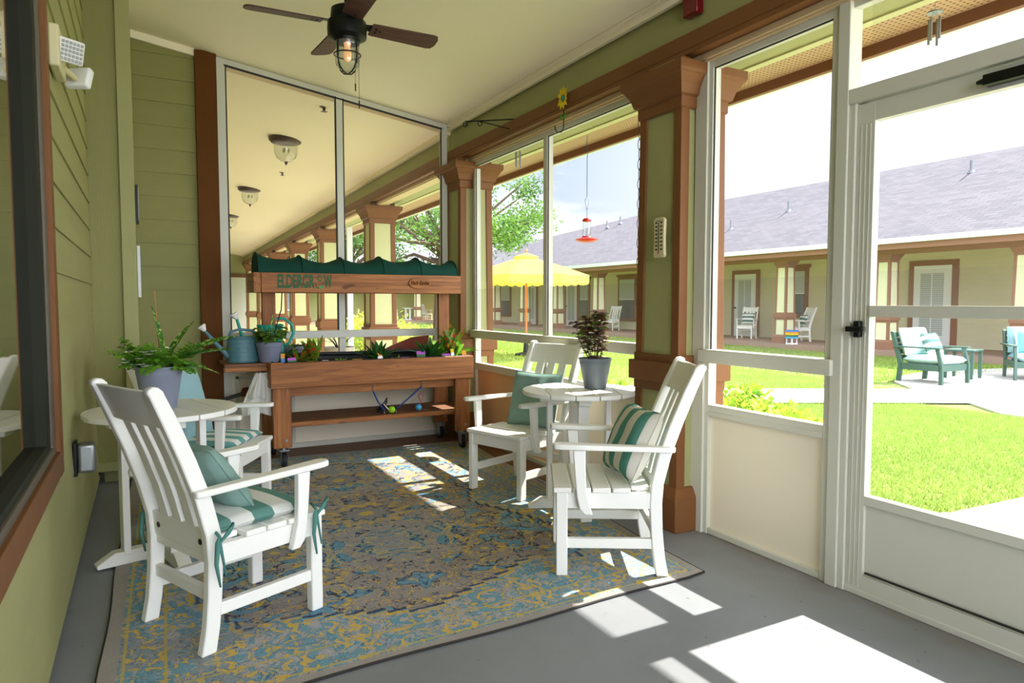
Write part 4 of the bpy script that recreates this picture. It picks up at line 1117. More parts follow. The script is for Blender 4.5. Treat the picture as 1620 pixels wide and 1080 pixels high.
pillow('throw_pillow', 'small grey and white striped pillow on the far white chair by the door', chair_M(cf, -.13, 0, .70, ry=-16), .42, .36, .14, 'stripe_far_h')
cf = [o for o in bpy.data.objects if o.get('label', '').startswith('far white armchair angled')][0]
pillow('throw_pillow', 'small patterned grey pillow on the angled far white chair', chair_M(cf, -.16, 0, .68, ry=-16), .38, .36, .12, 'stripe_far_h')

# ---------------------------------------------------------------- rug
b = MB(); cxr, cyr = 1.27, 4.28
per = []
cor_ = [(-.19, 2.40), (2.44, 2.50), (2.74, 6.07), (-.12, 6.16)]
rr = random.Random(4)
for (xa, ya_), (xb, yb_) in zip(cor_, cor_[1:] + cor_[:1]):
    for i in range(24):
        t_ = i / 24; per.append((xa + (xb - xa) * t_ + .006 * math.sin(t_ * 19 + xa), ya_ + (yb_ - ya_) * t_ + .008 * math.sin(t_ * 15 + ya_)))
poly = [(x - cxr, y - cyr) for x, y in per]
b.prism(poly, 2, 0.0, .009)
rug = b.build('area_rug', 'rug_pile'); rug.location = (cxr, cyr, .002); tag(rug, 'large distressed rug in grey, blue, navy and mustard on the porch floor', 'rug')
e_ = MB(); e_.tube([(x, y, .005) for x, y in poly + [poly[0]]], .0055, 6, False); e_.build('edge_binding', 'ink', rug)

# ---------------------------------------------------------------- garden bench planter with canopy
pl = thing('planter_bench', 'cedar raised planter on casters with a green canopy, against the far partition', 'planter', (0, 0, 0))
X0, X1, Y0, Y1 = .875, 2.665, 5.70, 6.40
b = MB(); b.box(X0, X1, Y0, Y0 + .035, .665, .868); b.box(X0, X1, Y1 - .035, Y1, .665, .868); b.build('side_board', 'cedar_x', pl, bevel=.004)
b = MB(); b.box(X0, X0 + .035, Y0 + .035, Y1 - .035, .665, .868); b.box(X1 - .035, X1, Y0 + .035, Y1 - .035, .665, .868); b.build('end_board', 'cedar_y', pl, bevel=.004)
b = MB(); b.box(X0 + .04, X1 - .04, Y0 + .10, Y0 + .14, .585, .665); b.box(X0 + .04, X1 - .04, Y1 - .14, Y1 - .10, .585, .665); b.build('bearer', 'cedar_x', pl, bevel=.003)
b = MB(); b.box(X0 + .01, X0 + .10, Y0 + .002, Y0 + .034, .868, .874); b.build('rim_cap', 'cedar_x', pl)
for (lx, ly) in ((X0 + .02, Y0 + .04), (X1 - .165, Y0 + .04), (X0 + .02, Y1 - .13), (X1 - .165, Y1 - .13)):
    w_ = .145 if True else 0
    l_ = MB(); l_.box(lx, lx + w_, ly, ly + .035, .17, .67); l_.box(lx if lx < 1.5 else lx + w_ - .035, (lx if lx < 1.5 else lx + w_ - .035) + .035, ly + .035, ly + .095, .17, .67)
    l_ = l_.build('leg', 'cedar_z', pl, bevel=.004)
    k = MB(); k.cone((lx + .10, ly, .23), (lx + .10, ly - .004, .23), .012, .010, 12); k.build('bolt', 'metal_grey', l_)
    c = thing; cx_, cy_ = lx + .085, ly + .045
    w = MB(); w.cone((cx_ - .016, cy_, .062), (cx_ + .016, cy_, .062), .060, .060, 24); w = w.build('caster_wheel', 'rubber_dark', pl, bevel=.004)
    MB().cone((cx_ - .019, cy_, .062), (cx_ + .019, cy_, .062), .035, .035, 20).build('wheel_hub', 'caster_grey', w, bevel=.002)
    k = MB(); k.prism([(cy_ - .022, .05), (cy_ + .022, .05), (cy_ + .045, .145), (cy_ - .045, .145)], 0, cx_ - .027, cx_ - .022); k.prism([(cy_ - .022, .05), (cy_ + .022, .05), (cy_ + .045, .145), (cy_ - .045, .145)], 0, cx_ + .022, cx_ + .027); k.box(cx_ - .04, cx_ + .04, cy_ - .05, cy_ + .05, .145, .152); k.cone((cx_, cy_, .15), (cx_, cy_, .172), .025, .025, 14)
    k.build('caster_fork', 'metal_grey', w)
for k in range(6):
    MB().box(X0 + .13, X1 - .02, Y0 + .12 + k * .088, Y0 + .195 + k * .088, .345, .368).build('shelf_slat', 'weathered', pl, bevel=.003)
b = MB(); b.box(X0 + .1, X1 - .05, Y0 + .10, Y0 + .125, .325, .365); b.build('shelf_edge', 'cedar_x', pl, bevel=.003)
b = MB()
b.box(X0 + .03, X1 - .03, Y0 + .03, Y0 + .045, .70, .873); b.box(X0 + .03, X1 - .03, Y1 - .045, Y1 - .03, .70, .90); b.box(X0 + .03, X0 + .045, Y0 + .03, Y1 - .03, .70, .875); b.box(X1 - .045, X1 - .03, Y0 + .03, Y1 - .03, .70, .872)
b.tube([(X0 + .05, Y1 - .07, .895), (1.7, Y1 - .08, .885), (X1 - .05, Y1 - .07, .89)], .018, 8)
b.build('liner', 'liner_black', pl, bevel=.004)
def soilf(u, v): 
    x = X0 + .04 + u * (X1 - X0 - .08); y = Y0 + .04 + v * (Y1 - Y0 - .08)
    return (x, y, .835 + .008 * math.sin(x * 40) * math.cos(y * 31) + .006 * math.sin(x * 97 + y * 60))
b = MB(); b.grid(soilf, 50, 24); b.build('soil', 'soil', pl, smooth=180)
for px_ in (X0 + .03, X1 - .13):
    MB().box(px_ - .01, px_ + .10, 6.20, 6.24, .70, 1.45).build('canopy_post', 'cedar_z', pl, bevel=.004)
    MB().box(px_ + .055 if px_ > 1.5 else px_ - .01, (px_ + .055 if px_ > 1.5 else px_ - .01) + .045, 6.24, 6.28, .70, 1.45).build('canopy_post', 'cedar_z', pl, bevel=.004)
CY0, CY1 = 6.0, 6.42
b = MB(); b.box(.862, 2.672, CY0, CY0 + .035, 1.442, 1.61); b.box(.862, 2.672, CY1 - .035, CY1, 1.442, 1.61); fb = b.build('canopy_board', 'cedar_x', pl, bevel=.004)
MB().box(.80, .861, CY0 + .005, CY1, 1.443, 1.609).build('canopy_end', 'cedar_y', pl, bevel=.004)
MB().box(2.637, 2.671, CY0 + .036, CY1 - .036, 1.443, 1.609).build('canopy_end', 'cedar_y', pl, bevel=.004)
def canopy(u, v):
    x = .845 + u * 1.80; q = (u * 5) % 1.0; sag = math.sin(PI * q) if 0 < u < 1 else 0
    a = PI * v; hh = .165 + .012 * math.cos(u * 9)
    e = .55 if v < .5 else 1
    dz = math.sin(a) ** .8 * (hh - .050 * sag * math.sin(a)) + .004 * math.sin(40 * u + 9 * v) * sag
    dy = -math.cos(a) * ((CY1 - CY0) / 2 - .012 - .012 * sag * math.sin(a))
    return (x, (CY0 + CY1) / 2 + dy, 1.605 + dz + .003 * sag * math.sin(60 * v + 20 * q))
b = MB(); b.grid(canopy, 80, 26)
for u0 in (0.0, 1.0):
    pts = [canopy(u0, k / 20) for k in range(21)]; c0 = ((.845 if u0 == 0 else 2.645), (CY0 + CY1) / 2, 1.60)
    b.add([c0] + pts, [(0, i + 1, i + 2) for i in range(20)])
b.build('canopy_cloth', 'canopy_green', pl, smooth=50)
for k in range(6):
    pts = [canopy(min(1, k / 5), j / 16) for j in range(17)]
    MB().tube([(p[0], p[1], p[2] + .002) for p in pts], .007, 6).build('canopy_hoop', 'canopy_green', pl, smooth=180)
# lettering on the canopy board
TM = Matrix.Translation((.955, CY0 - .002, 1.477)) @ Matrix.Rotation(PI / 2, 4, 'X')
fit_text(text_mesh('ELDERGR', .145, .60, .0015, 'lettering', 'logo_green', fb, TM), 0.992, 1.297, 1.480, 1.598)
fit_text(text_mesh('W', .145, .62, .0015, 'lettering', 'logo_green', fb, Matrix.Translation((1.445, CY0 - .002, 1.477)) @ Matrix.Rotation(PI / 2, 4, 'X')), 1.378, 1.446, 1.480, 1.598)
b = MB(); oc = (1.338, 1.520)
def arcp(a, r): return (oc[0] + math.cos(a) * r * .85, oc[1] + math.sin(a) * r)
N_ = 20
out = [arcp(PI * 1.0 - .25 + (PI + .5) * i / N_, .044) for i in range(N_ + 1)]
inn = [(x * 1.0, z) for x, z in [(oc[0] + math.cos(PI - .25 + (PI + .5) * i / N_) * .035 * .85, oc[1] + math.sin(PI - .25 + (PI + .5) * i / N_) * .035) for i in range(N_ + 1)]]
vs = [(x, CY0 - .003, z) for x, z in out] + [(x, CY0 - .003, z) for x, z in inn]
b.add(vs, [(i, i + 1, N_ + 2 + i, N_ + 1 + i) for i in range(N_)])
for k in range(9):
    a = 2 * PI * k / 9; c_ = (oc[0] + .004, oc[1] + .048); d0, d1 = .010, .034; w_ = .16
    b.add([(c_[0] + math.cos(a) * d0 * .9, CY0 - .0035, c_[1] + math.sin(a) * d0), (c_[0] + math.cos(a - w_ * 1.6) * .024 * .9, CY0 - .0035, c_[1] + math.sin(a - w_ * 1.6) * .024),
           (c_[0] + math.cos(a) * d1 * .9, CY0 - .0035, c_[1] + math.sin(a) * d1), (c_[0] + math.cos(a + w_ * 1.6) * .024 * .9, CY0 - .0035, c_[1] + math.sin(a + w_ * 1.6) * .024)], [(0, 1, 2, 3)])
b.build('sun_emblem', 'logo_green', fb)
b = MB(); b.add([(1.330, CY0 - .004, 1.478), (1.342, CY0 - .004, 1.494), (1.360, CY0 - .004, 1.500), (1.374, CY0 - .004, 1.516), (1.368, CY0 - .004, 1.490), (1.350, CY0 - .004, 1.476)], [(0, 1, 2, 3, 4, 5)]); b.build('leaf_emblem', 'logo_leaf', fb)
# oval plaque
b = MB(); pc = (2.252, 1.535)
o_ = [(pc[0] + .105 * math.cos(2 * PI * i / 36), pc[1] + .053 * math.sin(2 * PI * i / 36)) for i in range(36)]
b.prism(o_, 1, CY0 - .014, CY0); pq = b.build('oval_plaque', 'cedar_x', pl, bevel=.003)
text_mesh('Herb Garden', .046, .72, .001, 'lettering', 'brown_dark', pq, Matrix.Translation((pc[0], CY0 - .015, pc[1] - .012)) @ Matrix.Rotation(PI / 2, 4, 'X'), .35, 'CENTER')
# fold-out side shelf of the planter
b = MB()
for k in range(3): b.box(.55, .875, 5.86 + k * .17, 6.02 + k * .17, .832, .862)
sh = b.build('side_shelf', 'weathered', pl, bevel=.004)
MB().box(.55, .875, 5.85, 5.875, .80, .835).build('shelf_edge', 'cedar_x', sh, bevel=.003)
MB().tube([(1.06, 6.2, 1.45), (1.05, 6.19, 1.30), (1.01, 6.17, 1.18), (.98, 6.16, 1.05), (.97, 6.15, .90)], .005, 6).build('power_cord', 'rubber_dark', pl)

# plants growing in the planter
def rosette(name, label, x, y, m, n_, L, w, up, rr, droop=.5, z=.845, cat='plant', extra=None):
    t = thing(name, label, cat, (x, y, z - .01), group='herbs and foliage plants in the cedar planter')
    b = MB()
    for k in range(n_):
        a = rr.uniform(0, 6.283); u = rr.uniform(*up)
        b.leaf((math.cos(a) * .012, math.sin(a) * .012, 0), (math.cos(a), math.sin(a), u), L * rr.uniform(.6, 1.1), w * rr.uniform(.7, 1.1), droop, rr.uniform(-.4, .4), 5)
    b.build('foliage', m, t, smooth=180)
    s = MB(); s.cone((0, 0, -.01), (0, 0, .05), .008, .006, 8); s.build('stem', 'stem_green', t)
    return t
rr = random.Random(21)
rosette('bromeliad', 'small red-streaked croton at the left end of the planter', 1.13, 5.88, 'leaf_croton', 20, .22, .038, (.5, 1.8), rr)
rosette('bromeliad', 'dark narrow-leaved plant behind the leftmost label in the planter', 1.02, 6.03, 'leaf_deep', 22, .25, .028, (.4, 1.8), rr)
rosette('leafy_herb', 'broad upright ribbed leaf plant left of centre in the planter', 1.27, 5.92, 'leaf_croton', 9, .25, .07, (1.4, 3.2), rr, .3)
rosette('leafy_herb', 'low pale sprig plant in the middle left of the planter', 1.47, 5.84, 'leaf_bright', 16, .08, .018, (.4, 1.8), rr)
rosette('bromeliad', 'dark green spiky rosette at the centre of the planter', 1.80, 5.85, 'leaf_deep', 30, .25, .04, (.4, 1.9), rr, .5)
rosette('leafy_herb', 'tiny green seedling right of the centre rosette', 2.02, 5.92, 'leaf_bright', 12, .08, .02, (.2, 1.4), rr)
rosette('leafy_herb', 'grey-green sage-like herb clump right of centre in the planter', 2.31, 5.90, 'leaf_deep', 38, .26, .036, (.6, 2.4), rr, .6)
rosette('leafy_herb', 'bright green herb clump beside the yellow plant label', 2.42, 5.98, 'leaf_bright', 32, .23, .04, (.5, 2.4), rr, .6)
rosette('croton_plant', 'tall plant with long upright leaves at the right post of the planter', 2.52, 5.88, 'leaf_croton', 11, .38, .07, (1.5, 4.0), rr, .35)
rosette('leafy_herb', 'spreading light green leafy plant at the right end of the planter', 2.60, 6.0, 'leaf_bright', 16, .30, .065, (.35, 1.2), rr, .4)

# plant labels stuck in the soil
TG = [(.985, 5.775, 'card_orange', 'card_blue', .03, .08, 0, 'upright orange and blue plant label at the left corner of the planter'),
      (1.055, 5.765, 'card_purple', 'card_green', .07, .045, 0, 'purple and green plant label beside the orange one at left'),
      (1.21, 5.77, 'card_yellow', 'card_yellow', .05, .02, 1, 'small yellow plant label lying near the ribbed leaf plant'),
      (1.33, 5.77, 'card_white', 'card_purple', .05, .025, 1, 'white and purple plant label lying left of centre'),
      (1.60, 5.765, 'card_yellow', 'card_purple', .085, .025, 1, 'long yellow and purple plant label left of the spiky rosette'),
      (1.80, 5.765, 'card_orange', 'card_white', .05, .06, 0, 'orange and white plant label in front of the centre spiky rosette'),
      (2.03, 5.78, 'card_purple', 'card_blue', .08, .022, 1, 'flat magenta plant label right of the spiky rosette'),
      (2.19, 5.80, 'card_purple', 'card_green', .08, .06, 0, 'green plant label with a pink top edge'),
      (2.42, 5.77, 'card_purple', 'card_green', .08, .03, 0, 'pink plant label in front of the sage-like clump'),
      (2.50, 5.80, 'card_yellow', 'card_white', .035, .07, 0, 'yellow and white plant label between the right-hand herbs'),
      (2.61, 5.79, 'card_orange', 'card_orange', .04, .05, 0, 'small orange plant label near the right end of the planter')]
for x, y, m1, m2, w_, h_, flat, lab in TG:
    t = thing('plant_label', lab, 'label', (x, y, .862), group='plant labels in the cedar planter', rot=(D(-65 if flat else -14), 0, D(rr.uniform(-15, 15))))
    MB().box(-w_ / 2, w_ / 2, -.001, .001, h_ * .5, h_).build('upper_card', m1, t)
    MB().box(-w_ / 2, w_ / 2, -.001, .001, 0, h_ * .5).build('lower_card', m2, t)
    MB().box(-.004, .004, -.001, .001, -.02, 0).build('stake', 'card_white', t)

# bungee cords and toys under the planter
def cord(label, p, q, mcol, sagx):
    t = thing('bungee_cord', label, 'cord', (0, 0, 0), group='elastic cords hanging under the planter')
    P_, Q = Vector(p), Vector(q); pts = [P_.lerp(Q, k / 8) + Vector((sagx * math.sin(PI * k / 8), 0, 0)) for k in range(9)]
    MB().tube(pts, .007, 7).build('elastic', mcol, t, smooth=180)
    for e, s in ((P_, 1), (Q, -1)):
        MB().tube([e, e + Vector((0, 0, .03 * s)), e + Vector((0, -.006, .05 * s)), e + Vector((.012, -.01, .06 * s)), e + Vector((.018, -.01, .045 * s))], .003, 6).build('hook', 'metal_grey', t, smooth=180)
cord('dark blue elastic cord hanging straighter, left one under the planter', (1.74, 5.79, .585), (1.86, 5.86, .40), 'cord_blue', -.01)
cord('blue elastic cord slanting down to the left under the planter', (2.19, 5.79, .60), (1.97, 5.86, .40), 'cord_blue', 0)
t = tag(MB().ball((0, 0, 0), .032, 18).build('toy_ball', 'lime', smooth=180), 'lime green ball on the slatted shelf under the planter', 'ball'); t.location = (1.925, 5.85, .402)
t = tag(MB().ball((0, 0, 0), .030, 18).build('toy_ball', 'sky_blue', smooth=180), 'sky blue ball on the slatted shelf under the planter', 'ball'); t.location = (2.19, 5.88, .40)
MB().tube([(.01, 0, .028), (.03, 0, .06), (.05, .0, .10), (.03, 0, .13), (.0, 0, .11), (.015, 0, .06)], .0035, 6).build('string', 'red_plastic', t)
t = thing('garden_tool', 'dark crumpled cord bundle with white clip beside the lime ball', 'tool', (1.85, 5.87, .37))
b = MB(); rq = random.Random(2)
for k in range(5): b.tube([(rq.uniform(-.06, .02), rq.uniform(-.03, .03), rq.uniform(.01, .05)) for _ in range(5)] + [(.04, 0, .10 + .01 * k)], .006, 6)
b.build('cord_bundle', 'rubber_dark', t, smooth=180); MB().bar((-.0, -.02, .09), (.05, -.025, .03), .01, .006).build('clip', 'card_white', t)

# ---------------------------------------------------------------- watering cans, pots
def can(name, label, loc, rz, m, tall, hm, rose='card_white'):
    t = thing(name, label, 'watering can', loc, rz, 'plastic watering cans on the planter shelf'); h = .21 if not tall else .30; r_ = .125 if not tall else .11
    prof = [(0, 0), (r_ * .96, 0), (r_, .01)]
    for k in range(5):
        z = .02 + k * h * .17; prof += [(r_, z), (r_ * .985, z + .004), (r_ * .985, z + h * .15), (r_, z + h * .155)]
    prof += [(r_ * .99, h - .02), (r_ * 1.02, h - .015), (r_ * 1.02, h), (r_ * .97, h), (r_ * .95, h - .02), (0, h - .03)]
    b = MB(); b.M = Matrix.Diagonal((1, .78, 1, 1)); b.lathe(prof, 40); b.build('body', m, t, smooth=50)
    s = MB(); s.tube([(-r_ * .9, 0, .05), (-r_ - .05, 0, .12), (-r_ - .13, 0, .22), (-r_ - .165, 0, h + .055)], [.026, .019, .015, .012], 14); s.build('spout', m, t, smooth=60)
    d = Vector((-.55, 0, .85)).normalized(); p0 = Vector((-r_ - .165, 0, h + .055))
    k = MB(); k.cone(p0, p0 + d * .04, .013, .034, 18); k.cone(p0 + d * .04, p0 + d * .052, .034, .031, 18); k.build('rose', rose, t, smooth=60)
    hd = MB()
    if not tall: hd.tube([(-r_ * .9, 0, h - .01), (-r_ * .75, 0, h + .045), (-r_ * .2, 0, h + .062), (r_ * .6, 0, h + .05), (r_ * 1.15, 0, h + .0), (r_ * 1.3, 0, h - .06), (r_ * 1.2, 0, h - .10), (r_ * .97, 0, h - .115)], .012, 10)
    else: hd.tube([(-r_ * .2, 0, h - .01), (r_ * .3, 0, h + .05), (r_ * 1.1, 0, h + .055), (r_ * 1.7, 0, h + .0), (r_ * 1.85, 0, h - .08), (r_ * 1.5, 0, h - .16), (r_ * .95, 0, h - .20)], .013, 10)
    hd.build('handle', hm or m, t, smooth=180); return t
can('watering_can', 'slate blue ribbed watering can at the left end of the shelf', (.715, 6.05, .864), D(4), 'can_blue', False, None)
can('watering_can', 'tall bright teal watering can behind the small lavender pot', (.965, 6.26, .864), D(6), 'can_teal', True, None)

def pot(name, label, loc, r1, r0, h, m, cat='potted plant', group=None):
    t = thing(name, label, cat, loc, 0, group)
    b = MB(); b.lathe([(0, 0), (r0 * .96, 0), (r0, .006), (r1 * .93, h * .80), (r1 * .945, h * .81), (r1 * .955, h * .87), (r1 * .965, h * .93), (r1 * 1.0, h * .95), (r1 * 1.02, h), (r1 * .95, h), (r1 * .90, h * .86), (0, h * .86)], 40)
    b.build('pot', m, t, smooth=50)
    s = MB(); s.lathe([(0, h * .88), (r1 * .9, h * .88)], 24); s.build('soil', 'soil', t); return t
rr = random.Random(31)
# fern-like bushy plant with a big variegated companion and stake, on the left table
t = pot('potted_fern', 'large slate grey pot of ferny greenery and white-flecked leaves on the left table', (.06, 4.06, .799), .117, .082, .225, 'pot_lavender')
b = MB()
for k in range(60):
    a = rr.uniform(0, 6.283); el = rr.uniform(.35, 2.4); L_ = rr.uniform(.11, .20); d = Vector((math.cos(a), math.sin(a), el)).normalized(); p = Vector((math.cos(a) * .05, math.sin(a) * .05, .21)); s0 = d.cross(Vector((0, 0, 1))).normalized()
    for j in range(9):
        d = (d + Vector((0, 0, -.10))).normalized(); p = p + d * L_ / 9
        if j < 2: continue
        for sg in (-1, 1):
            b.leaf(p, s0 * sg + d * .5 + Vector((0, 0, rr.uniform(-.2, .3))),   .058 * (1 - j / 14) * rr.uniform(.8, 1.2), .036, .4, rr.uniform(-.5, .5), 3)
b.build('fern_fronds', 'leaf_bright', t, smooth=180)
b = MB()
for k in range(40):
    a = rr.uniform(0, 6.283); el = rr.uniform(.3, 1.8); L_ = rr.uniform(.12, .22); d = Vector((math.cos(a), math.sin(a), el)).normalized()
    b.tube([(math.cos(a) * .04, math.sin(a) * .04, .20), Vector((math.cos(a) * .04, math.sin(a) * .04, .20)) + d * L_], [.002, .001], 4)
b.build('stem', 'stem_green', t)
b = MB()
for dd, L_, w_ in (((1.0, -.1, .62), .40, .10), ((.95, -.35, .42), .38, .09), ((.5, .35, .95), .30, .08), ((-.15, .1, 1.0), .34, .06), ((.75, -.65, .06), .34, .06), ((.9, .5, .55), .32, .08), ((.6, -.7, .5), .28, .08)):
    b.leaf((.03, .03, .23), dd, L_, w_, .35, rr.uniform(-.3, .3), 8, .9)
b.build('variegated_leaf', 'leaf_variegated', t, smooth=180)
for k in range(14):
    b = MB(); a = 3.9 + rr.uniform(-.9, .7); q = rr.uniform(.13, .19); c = (math.cos(a) * q, math.sin(a) * q, .225 + rr.uniform(0, .085))
    for j in range(5): b.leaf(c, (math.cos(j * 1.257), math.sin(j * 1.257), .5), .024, .024, .5, 0, 3)
    b.build('flower', 'card_white', t)
MB().cone((.01, .06, .18), (-.01, .07, .62), .003, .0025, 7).build('plant_stake', 'bamboo', t)

# purple-leaved plant on the right table
t = pot('potted_plant', 'grey pot of purple-leaved upright stems on the right table', (2.615, 3.70, .793), .108, .072, .20, 'pot_grey')
lb = MB(); sb = MB()
for k in range(11):
    a = 2 * PI * k / 11 + rr.uniform(-.3, .3); q = rr.uniform(.005, .05); lean = rr.uniform(.02, .17) if k < 7 else rr.uniform(0, .05); h_ = rr.uniform(.20, .31) if k < 7 else rr.uniform(.28, .34)
    p0 = Vector((math.cos(a) * q, math.sin(a) * q, .17)); p3 = p0 + Vector((math.cos(a) * lean, math.sin(a) * lean, h_)); pts = [p0.lerp(p3, j / 8) + Vector((math.cos(a) * .02 * math.sin(PI * j / 8), math.sin(a) * .02 * math.sin(PI * j / 8), 0)) for j in range(9)]
    sb.tube(pts, [.004 - .0003 * j for j in range(9)], 6)
    for j in range(1, 9):
        for s_ in range(4 if j > 2 else 3):
            aa = rr.uniform(0, 6.283); big = .35 + .65 * (j / 8)
            lb.leaf(pts[j], (math.cos(aa), math.sin(aa), rr.uniform(-.1, .7)),   .088 * big * rr.uniform(.6, 1.1), .040 * big, .5, rr.uniform(-.6, .6), 4)
lb.build('foliage', 'leaf_plum', t, smooth=180); sb.build('stem', 'stem_plum', t, smooth=180)

# coleus in the small lavender pot on the shelf
t = pot('potted_plant', 'small lavender pot of drooping coleus on the planter shelf', (.905, 5.93, .866), .108, .078, .165, 'pot_lavender')
lb = MB(); sb = MB()
for k in range(11):
    a = 2 * PI * k / 11; lean = rr.uniform(.02, .10); h_ = rr.uniform(.10, .17); p0 = Vector((math.cos(a) * .03, math.sin(a) * .03, .14)); p3 = p0 + Vector((math.cos(a) * lean, math.sin(a) * lean, h_))
    sb.tube([p0, p3], [.005, .003], 6)
    for j in range(7): aa = a + rr.uniform(-1.6, 1.6); lb.leaf(p0.lerp(p3, rr.uniform(.35, 1)), (math.cos(aa), math.sin(aa), rr.uniform(-.1, .6)), rr.uniform(.07, .11), rr.uniform(.035, .05), .9, rr.uniform(-.4, .4), 5)
lb.build('foliage', 'leaf_coleus', t, smooth=180); sb.build('stem', 'stem_green', t)
b = MB(); b.leaf((.02, 0, .27), (.1, -.1, 1), .13, .03, .1, 0, 5); b.build('new_leaf', 'leaf_variegated', t, smooth=180)

# white cloth on a hanger under the shelf
t = thing('clothes_hanger', 'thin wire hanger hooked under the planter shelf edge', 'hanger', (.79, 5.90, .80))
MB().tube([(-.115, 0, -.005), (-.09, 0, .012), (-.06, 0, .018), (0, 0, .012), (.06, 0, -.03), (.11, 0, -.075)], .004, 6).build('wire', 'metal_grey', t, smooth=180)
def cl(u, v):
    w = .045 + .13 * min(1, v * 1.3); x = (u - .5) * 2 * w; z = -v * .36 + .03 * math.sin(u * 5) * v
    return (x + .02 * v, -.012 + .024 * math.sin(u * 17 + v * 2) * (.4 + v * .6), z)
b = MB(); b.grid(cl, 40, 30); b.grid(lambda u, v: (cl(u, v)[0] * .6 - .01, cl(u, v)[1] - .02, cl(u, v)[2] * .62), 30, 20); o = b.build('hanging_cloth', 'fabric_white', smooth=180); o.location = (.83, 5.88, .785)
sm = o.modifiers.new('thick', 'SOLIDIFY'); sm.thickness = .003
tag(o, 'white towel draped from the hanger beside the planter leg', 'towel')
t = thing('hand_broom', 'dark hand broom hanging behind the white towel', 'broom', (.66, 6.1, .55))
MB().bar((-.22, 0, -.03), (.06, 0, .045), .035, .03).build('handle', 'rubber_dark', t, bevel=.008)
MB().lathe([(0, -.03), (.05, -.02), (.055, .02), (.04, .05), (0, .055)], 16, (.09, 0, .04)).build('head', 'brown_dark', t, smooth=60)

# ---------------------------------------------------------------- ceiling fan
FZ = ceil_z(1.035)
t = thing('ceiling_fan', 'dark four-blade ceiling fan with a caged lantern light', 'ceiling fan', (1.035, 3.86, FZ), D(0))
b = MB(); b.lathe([(0, 0.01), (.075, 0.01), (.08, -.02), (.065, -.06), (.02, -.075), (0, -.075)], 28); b.build('canopy_mount', 'metal_dark', t, smooth=50)
MB().cone((0, 0, -.06), (0, 0, -.40), .013, .013, 12).build('downrod', 'metal_dark', t, smooth=60)
hz = 2.90 - FZ
b = MB(); b.lathe([(0, hz + .10), (.05, hz + .10), (.085, hz + .08), (.09, hz + .03), (.085, hz + .02), (.105, hz + .01), (.108, hz - .03), (.106, hz - .07), (.075, hz - .085), (.07, hz - .10), (0, hz - .10)], 36); b.build('motor_housing', 'metal_dark', t, smooth=40)
for k, a in enumerate((178, 2, 93, 267)):
    q = Matrix.Rotation(D(a), 4, 'Z') @ Matrix.Translation((0, 0, hz + .0)) @ Matrix.Rotation(D(-12), 4, 'X')
    l_ = MB(); l_.M = q
    pr_ = [(.135, -.052), (.15, -.056), (.50, -.068), (.525, -.060), (.538, -.03), (.538, .03), (.525, .060), (.50, .068), (.15, .056), (.135, .052)]
    l_.prism(pr_, 2, -.004, .004); bl_ = l_.build('blade', 'fan_wood', t, bevel=.002)
    k_ = MB(); k_.M = q; k_.prism([(.08, -.02), (.14, -.03), (.20, -.03), (.20, .03), (.14, .03), (.08, .02)], 2, .004, .009)
    for xx_, yy_ in ((.165, -.015), (.165, .015), (.19, 0)): k_.cone((xx_, yy_, -.004), (xx_, yy_, -.008), .007, .006, 10)
    k_.build('blade_bracket', 'metal_dark', bl_)
b = MB(); b.lathe([(.07, hz - .10), (.06, hz - .13), (.062, hz - .16), (.068, hz - .19), (.062, hz - .225), (.035, hz - .25), (0, hz - .258)], 28); b.build('glass_jar', 'clear_glass', t, smooth=180)
b = MB(); b.lathe([(.02, hz - .10), (.016, hz - .13), (.024, hz - .16), (.02, hz - .19), (0, hz - .205)], 16); b.build('bulb', 'bulb', t, smooth=180)
b = MB()
b.tube([(.073 * math.cos(2 * PI * i / 24), .073 * math.sin(2 * PI * i / 24), hz - .165) for i in range(25)], .004, 6, False)
for k in range(4):
    a = k * PI / 2 + .5; b.tube([(math.cos(a) * r_, math.sin(a) * r_, hz + z) for r_, z in ((.07, -.09), (.073, -.165), (.070, -.20), (.055, -.24), (.03, -.262), (.0, -.27))], .004, 6)
b.build('light_cage', 'metal_dark', t, smooth=180)
for dx, L_ in ((-.008, .43), (.012, .52)):
    c_ = MB(); c_.tube([(dx + .03, -.075, hz - .05), (dx + .03, -.076, hz - L_ + .08)], .0012, 5); c_.cone((dx + .03, -.076, hz - L_ + .09), (dx + .03, -.076, hz - L_ + .05), .004, .003, 8); c_.build('pull_chain', 'metal_dark', t)

# ---------------------------------------------------------------- fixtures on the walls
t = thing('emergency_light', 'white twin-head emergency light mounted on the left siding', 'emergency light', (-.325, 3.60, 2.43))
MB().box(0, .04, -.11, .15, -.075, .10).build('housing', 'cream_plastic', t, bevel=.008)
def elamp(loc, rz, ry):
    M_ = Matrix.Translation(loc) @ Matrix.Rotation(D(rz), 4, 'Z') @ Matrix.Rotation(D(ry), 4, 'Y')
    b = MB(); b.M = M_; b.box(-.02, .02, -.055, .055, -.05, .05); h_ = b.build('lamp_head', 'card_white', t, bevel=.010)
    c = MB(); c.M = M_
    for i in range(6):
        for j in range(5): c.box(.0195, .024, -.047 + i * .0158, -.035 + i * .0158, -.042 + j * .0172, -.030 + j * .0172)
    c.build('lens', 'metal_grey', h_, bevel=.002)
elamp((.070, -.03, .015), -55, 14); elamp((.085, .25, -.02), 60, 20)
MB().tube([(.03, 0, .0), (.07, 0, .03)], .014, 10).build('lamp_arm', 'cream_plastic', t); MB().tube([(.03, .1, -.02), (.07, .22, -.03)], .014, 10).build('lamp_arm', 'cream_plastic', t)
t = thing('outlet_cover', 'bubble-type weatherproof outlet cover on the left wall below the window', 'outlet cover', (-.33, 4.02, .58))
MB().box(0, .015, -.05, .05, -.085, .085).build('back_plate', 'metal_dark', t, bevel=.003)
